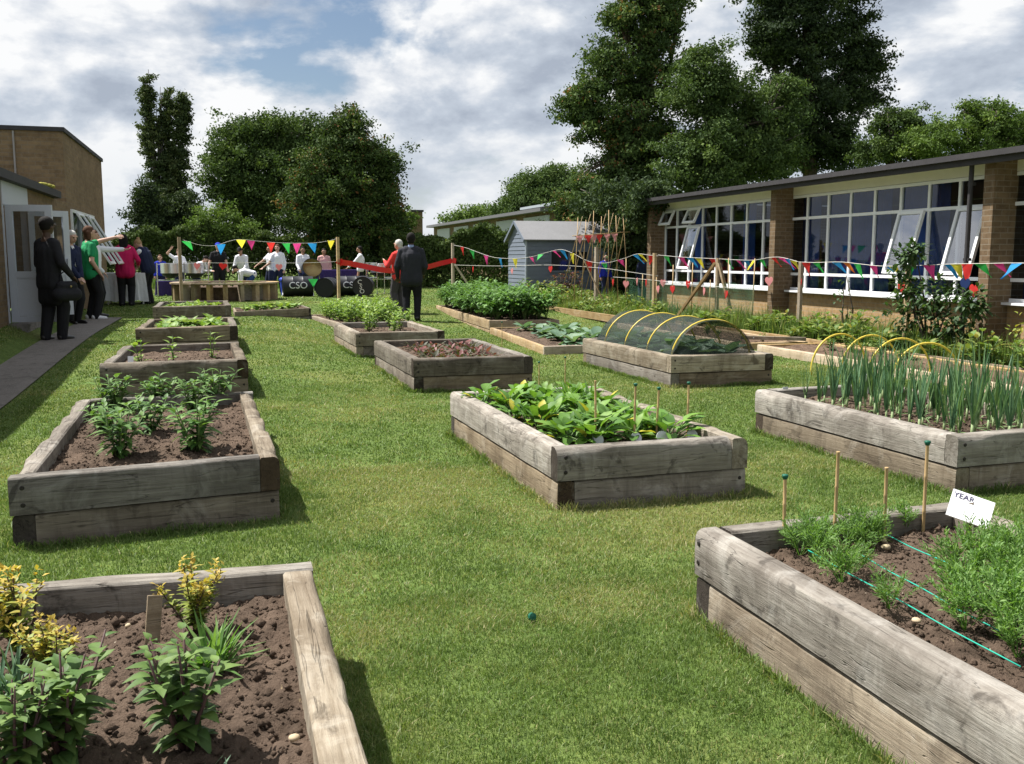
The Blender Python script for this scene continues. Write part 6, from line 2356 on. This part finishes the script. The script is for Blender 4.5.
# ------------------------------------------------------------------ green net fence with canes
NF = empty('net_fence', (9.15, 18.5, g(9.15, 18.5)), 0, 'see-through green garden net held up by thin canes in the bean border', 'net fence')
vs, fs = [], []
nn = 40
for i in range(nn + 1):
    t = i / nn
    y = 21.0 - 5.3 * t - 18.5
    x = -.12 + .3 * t + .03 * math.sin(i * 1.7)
    z = .82 + .03 * math.sin(i * .8) - .02 * math.sin(t * 3.14)
    for j in range(5): vs.append((x + .015 * math.sin(i + j), y, z * j / 4))
for i in range(nn):
    for j in range(4):
        a = i * 5 + j
        fs.append((a, a + 5, a + 6, a + 1))
me = D.meshes.new('net')
me.from_pydata(vs, [], fs)
me.materials.append(NETG)
obj('net', me, NF)
for i, y in enumerate((21.0, 20.2, 19.5, 18.8, 18.0, 17.3, 16.6, 15.8)):
    q = MB()
    t = (21 - y) / 5.3
    q.tube([(-.12 + .3 * t, y - 18.5, -.1), (-.12 + .3 * t + rng.uniform(-.03, .03), y - 18.5 + rng.uniform(-.05, .05), rng.uniform(.85, 1.35))], .011, 6)
    q.build('cane', CANE, NF, smooth=True)

# ------------------------------------------------------------------ round planter bench
cx_, cy_ = -.02, 26.35
rp = empty('round_planter', (cx_, cy_, g(cx_, cy_)), 0, 'round timber ring of upright boards with a board rim in front of the steel band', 'planter')
Rr, nS = 1.36, 20
for k in range(nS):
    a0 = 2 * math.pi * k / nS
    am = a0 + math.pi / nS
    q = MB()
    q.box((0, 0, 0), (2 * Rr * math.sin(math.pi / nS) * .985, .26, .04))
    q.build('rim_board', PINE if k % 3 else POSTW, rp, (math.cos(am) * (Rr - .13), math.sin(am) * (Rr - .13), .44), am + math.pi / 2)
    q = MB()
    q.box((0, 0, 0), (.24, .12 if k % 2 else .09, .42))
    q.build('upright_board', PINE if k % 2 else POSTW, rp, (math.cos(a0) * (Rr - .15), math.sin(a0) * (Rr - .15), .205), a0)
q = MB()
for k in range(nS):
    if not (math.pi * .95 < 2 * math.pi * k / nS < math.pi * 1.55):
        am = 2 * math.pi * (k + .5) / nS
        q.box((math.cos(am) * (Rr - .20), math.sin(am) * (Rr - .20), .21), (.03, 2 * Rr * math.sin(math.pi / nS) * .9, .38), rz=am)
q.build('lining', OAK2, rp)
q = MB()
q.lathe([(0, .36), (Rr - .28, .35), (Rr - .3, 0)], n=32)
q.build('soil', SOIL, rp)
for k in range(18):
    a, r_ = rng.uniform(0, 6.28), rng.uniform(.1, 1.0)
    place(rng.choice(wd), Vector((cx_ + r_ * math.cos(a), cy_ + r_ * math.sin(a), g(cx_, cy_) + .36)), a, rng.uniform(.3, .5), 'low green plant inside the round timber planter', 'planter plant', 'plants in the round planter')


# ------------------------------------------------------------------ steel band
def pan(label, x, Y, ztop, tilt=0):
    c = at(x, 300, Y)
    zg = g(c.x, Y)
    b = empty('steel_pan', (c.x, Y, zg), 0, label, 'steel pan')
    q = MB()
    r = .27
    prof = [(0, -.20), (.14, -.17), (.22, -.09), (r - .012, -.01), (r, .015), (r, .0), (r, -.27), (r - .01, -.28), (r - .012, -.02), (0, -.22)]
    q.lathe([(r - .012, -.26), (r, -.265), (r, .012), (r - .012, .015), (.22, -.06), (.12, -.13), (0, -.15)], n=28)
    s = q.build('drum_skirt', PANM, b, (0, 0, ztop), smooth=True, sharp=.7)
    q = MB()
    q.lathe([(r - .02, -.262), (.23, -.33), (.12, -.40), (0, -.42)], n=28)
    q.build('bowl', BLACKP, b, (0, 0, ztop), smooth=True)
    q = MB()
    for sx in (-.36, .36):
        q.tube([(sx, 0, .0), (sx, 0, ztop + .02)], .017, 8)
        q.tube([(sx, -.28, .012), (sx, .28, .012)], .015, 8)
    q.tube([(-.36, 0, ztop - .46), (.36, 0, ztop - .46)], .015, 8)
    for sx in (-.36, .36): q.tube([(sx, 0, ztop - .02), (sx * .74, 0, ztop - .02)], .008, 6)
    q.build('stand', CHROME, b, smooth=True, sharp=.8)


pan('shiny steel pan on a chrome stand, left one of the pair by the planter', 172, 28.9, .92)
pan('shiny steel pan on a chrome stand, right one of the pair by the planter', 196, 28.9, .92)
pan('shiny steel pan on a chrome stand right of the black drums, behind the ribbon', 380, 29.6, .90)


def wrap_text(s, size, r, ang0=-math.pi / 2 + .12):
    """lettering laid round a lying drum whose axis runs along X"""
    me = text_mesh(s, size, .003)
    for v in me.vertices:
        x, y, z = v.co
        a = ang0 - y / r
        v.co = (x, math.sin(a) * (r + .004 + z) if False else -(r + .004 + z) * math.cos(y / r + .1), (r + .004 + z) * math.sin(y / r + .1))
    me.materials.append(LETTER)
    return me


def barrel(label, x, Y, rz, text=None, r=.285, L=.84, face=False):
    c = at(x, 300, Y)
    zg = g(c.x, Y)
    b = empty('oil_drum', (c.x, Y, zg + r), rz, label, 'drum')
    q = MB()
    prof = [(0, -L / 2 + .02), (r - .02, -L / 2 + .02), (r - .012, -L / 2), (r, -L / 2), (r, -L / 6 - .02), (r + .008, -L / 6), (r, -L / 6 + .02), (r, L / 6 - .02), (r + .008, L / 6), (r, L / 6 + .02), (r, L / 2), (r - .012, L / 2), (r - .02, L / 2 - .04), (0, L / 2 - .06)]
    q.lathe(prof, n=30, axis='X')
    q.build('barrel', BLACKP, b, smooth=True, sharp=.6)
    if text:
        if face:
            for k, ch in enumerate(text):
                me = text_mesh(ch, .17, .003)
                me.materials.append(LETTER)
                o = obj('letter', me, b, (-L / 2 + .012, .06 - .03 * k + .02, .13 - .13 * k))
                o.rotation_euler = (R(90), R(8), R(-90))
        else:
            obj('lettering', wrap_text(text, .26, r), b)
    return b


barrel('black oil drum lying on its side with white letters, next to the round planter', 298, 27.9, 0, 'CSO')
barrel('black oil drum lying on its side with white letters, partly behind the ribbon post', 351, 27.9, 0, 'CSO')
barrel('black oil drum turned end-on with white letters on its round face', 364, 27.3, R(78), 'CSO', face=True)
barrel('plain black oil drum lying end-on just left of the ribbon post', 328, 27.2, R(70), r=.27, L=.75)
# tilted pan showing its brass face
c = at(313, 300, 28.3)
b = empty('tilted_pan', (c.x, 28.3, g(c.x, 28.3) + .80), 0, 'steel pan tipped towards the lawn so its brass face shows above the drums', 'steel pan')
q = MB()
q.lathe([(.27, -.02), (.285, -.02), (.285, .2), (.27, .2)], n=28, axis='Y')
o = q.build('rim', BLACKP, b, smooth=True, sharp=.7)
q2 = MB()
q2.lathe([(.275, .0), (.2, .07), (.1, .11), (0, .12)], n=28, axis='Y')
o2 = q2.build('face', GOLD, b, smooth=True)
for oo in (o, o2): oo.rotation_euler = (R(-18), 0, R(8))
q = MB()
for sx in (-.2, .2): q.tube([(sx, .1, -.1), (sx * 1.3, .25, -.8)], .015, 7)
q.tube([(0, .1, -.25), (0, -.2, -.8)], .015, 7)
q.build('stand', CHROME, b)
c = at(209 + 4, 300, 28.0)
o = empty('green_pennant', at(313, 279, 27.6), 0, 'small pale green pennant hanging under the tilted pan', 'pennant')
obj('cloth', flag_mesh(.27, .24, 'green', (.05, .0), 3), o)
# blue plastic tub and purple tables
c = at(289, 300, 28.9)
q = MB()
q.lathe([(0, .0), (.21, .0), (.25, .42), (.27, .43), (.27, .47), (.22, .52), (0, .54)], n=26)
tag(q.build('blue_tub', BLUEP, None, (c.x, 28.9, g(c.x, 28.9) + .0), smooth=True, sharp=.7), 'royal blue plastic tub behind the lettered drum', 'tub')


def table(label, x, Y, w, dpt, h, cloth_m, drop, legs=True):
    c = at(x, 300, Y)
    b = empty('cloth_table', (c.x, Y, g(c.x, Y)), 0, label, 'table')
    q = MB()
    q.box((0, 0, h - .015), (w, dpt, .03))
    q.build('table_top', PINE, b)
    for sx in (-1, 1):
        for sy in (-1, 1):
            q = MB()
            q.box((sx * (w / 2 - .06), sy * (dpt / 2 - .06), (h - .03) / 2), (.035, .035, h - .03))
            q.build('leg', CHROME, b)
    q = MB()
    per = []
    m = 14
    for i in range(m): per.append((-w / 2 + w * i / m, -dpt / 2))
    for i in range(m // 2): per.append((w / 2, -dpt / 2 + dpt * i / (m // 2)))
    for i in range(m): per.append((w / 2 - w * i / m, dpt / 2))
    for i in range(m // 2): per.append((-w / 2, dpt / 2 - dpt * i / (m // 2)))
    n = len(per)
    vs = []
    for lv, (k, z) in enumerate(((1.005, h + .004), (1.02, h - .01), (1.05, h - drop * .5), (1.08, h - drop))):
        for i, (x_, y_) in enumerate(per):
            wv = 1 + (.035 * math.sin(i * 1.9) if lv > 1 else 0) * (lv - 1)
            vs.append((x_ * k * wv, y_ * k * wv, z + (.02 * math.sin(i * 1.3) if lv == 3 else 0)))
    fs = [tuple(range(n))]
    for lv in range(3):
        for i in range(n): fs.append((lv * n + i, (lv + 1) * n + i, (lv + 1) * n + (i + 1) % n, lv * n + (i + 1) % n))
    q.add(vs, fs)
    q.build('cloth', cloth_m, b)
    return b


table('small table under a hanging white cloth, in front of the person in raspberry jacket', 127, 24.75, .9, .6, .74, TCLOTH, .66)
table('table draped in dark purple cloth behind the black drums, left of the ribbon post', 329, 29.6, .75, .5, .72, PURPLE, .6)
table('table draped in dark purple cloth behind the black drums, right of the ribbon post', 350, 29.7, .7, .5, .72, PURPLE, .6)
table('dark cloth-covered stand behind the left steel pan', 168, 29.5, .6, .4, .42, PURPLE, .4)
# microphone stand by the ribbon
c = G(393, 308)
q = MB()
q.tube([(0, 0, .02), (0, 0, 1.0)], .012, 6)
for k in range(3): q.tube([(0, 0, .3), (.25 * math.cos(k * 2.1 + .4), .25 * math.sin(k * 2.1 + .4), .01)], .010, 6)
tag(q.build('microphone_stand', BLACKP, None, c), 'thin black tripod stand beside the person in red jacket', 'stand')
for k, (x, lb) in enumerate(((372, 'chrome music stand frame just right of the lettered drum face'), (390, 'chrome stand frame nearest the person in red jacket'))):
    c = at(x, 300, 29.0)
    q = MB()
    for sx in (-.16, .16): q.tube([(sx, 0, 0), (sx, 0, .95)], .014, 6)
    for z in (.5, .93): q.tube([(-.16, 0, z), (.16, 0, z)], .012, 6)
    for sx in (-.16, .16): q.tube([(sx, -.2, .012), (sx, .2, .012)], .012, 6)
    tag(q.build('stand_frame', CHROME, None, (c.x, 29.0, g(c.x, 29.0))), lb, 'stand')
# little fallen green cap on the grass
p = G(532, 617, .02)
q = MB()
q.lathe([(0, .012), (.014, .010), (.016, -.004), (.010, -.012), (0, -.014)], n=10)
o = q.build('cane_cap', GREENCAP, None, p)
o.rotation_euler = (1.2, .4, 0)
tag(o, 'green rubber cane cap lying lost on the lawn', 'cane cap')

# ------------------------------------------------------------------ sky, sun, camera
sun_v = Vector((-.16, .12, .335)).normalized()
w = D.worlds.new('World')
SC.world = w
w.use_nodes = True
t = w.node_tree
t.nodes.clear()


SKY = (2.142, 4.898, 3.330)


class WM(Mat):
    def __init__(s, tree): s.t = tree


m = WM(t)
sky = t.nodes.new('ShaderNodeTexSky')
sky.sky_type = 'NISHITA'
sky.sun_disc = False
sky.sun_elevation = math.asin(sun_v.z)
sky.sun_rotation = math.atan2(sun_v.x, sun_v.y) % (2 * math.pi)
tc = m.n('TexCoord')
nv_ = m.n('VectorMath', {'operation': 'NORMALIZE'})
t.links.new(tc.outputs['Generated'], nv_.inputs[0])
sp = m.n('SeparateXYZ', Vector=nv_.outputs[0])
mp = m.n('Mapping', Scale=(1, 1, 1.9), Location=(SKY[0], SKY[1], SKY[2]))
t.links.new(nv_.outputs[0], mp.inputs['Vector'])
v = mp.outputs[0]
big = m.noise(v, 2.9, 3, .5, .1)
med = m.noise(v, 5.4, 10, .57, .15)
dens = m.math('ADD', m.math('MULTIPLY', big, .5), m.math('MULTIPLY', med, .5))
cover = m.ramp(dens, [(.425, 0), (.480, 1)])
# sides turned to the sun are bright, thick bellies are grey
sh = m.n('Mapping', Location=(SKY[0] - .035, SKY[1] + .025, SKY[2] + .075), Scale=(1, 1, 1.9))
t.links.new(nv_.outputs[0], sh.inputs['Vector'])
med2 = m.noise(sh.outputs[0], 5.4, 10, .57, .15)
lit = m.math('ADD', m.math('MULTIPLY', m.math('SUBTRACT', med, med2), 2.0), m.math('SUBTRACT', 1.0, m.math('MULTIPLY', dens, 1.0)))
cc = m.ramp(lit, [(.20, (.44, .50, .60)), (.38, (.60, .665, .76)), (.50, (.80, .84, .90)), (.62, (1.03, 1.04, 1.05))])
cs = m.n('VectorMath', {'operation': 'SCALE'})
t.links.new(cc, cs.inputs[0])
cs.inputs['Scale'].default_value = 9.6
col = m.mix(cover, sky.outputs[0], cs.outputs[0])
# paler towards the horizon
hz = m.ramp(sp.outputs[2], [(0.0, .75), (.14, 0)])
col = m.mix(hz, col, (7.2, 7.7, 8.2))
bg = t.nodes.new('ShaderNodeBackground')
t.links.new(col, bg.inputs['Color'])
bg.inputs['Strength'].default_value = .052
wo = t.nodes.new('ShaderNodeOutputWorld')
t.links.new(bg.outputs[0], wo.inputs['Surface'])

sl = D.lights.new('sun', 'SUN')
sl.energy = 5.0
sl.angle = R(.6)
sl.color = (1, .965, .91)
so = D.objects.new('sun', sl)
COL.objects.link(so)
so.rotation_euler = sun_v.to_track_quat('Z', 'Y').to_euler()
so.location = (-10, 8, 20)

cam = D.cameras.new('camera')
cam.sensor_width = 36
cam.lens = F / 1024 * 36
cam.clip_end = 1500
cam.clip_start = .05
co = D.objects.new('camera', cam)
COL.objects.link(co)
co.location = CAM
co.rotation_euler = FW.to_track_quat('-Z', 'Y').to_euler()
SC.camera = co
SC.view_settings.view_transform = 'Standard'
SC.view_settings.look = 'None'
SC.view_settings.exposure = .92
SC.view_settings.gamma = 1
SC.cycles.max_bounces = 8
SC.cycles.transparent_max_bounces = 16
SC.cycles.use_denoising = True
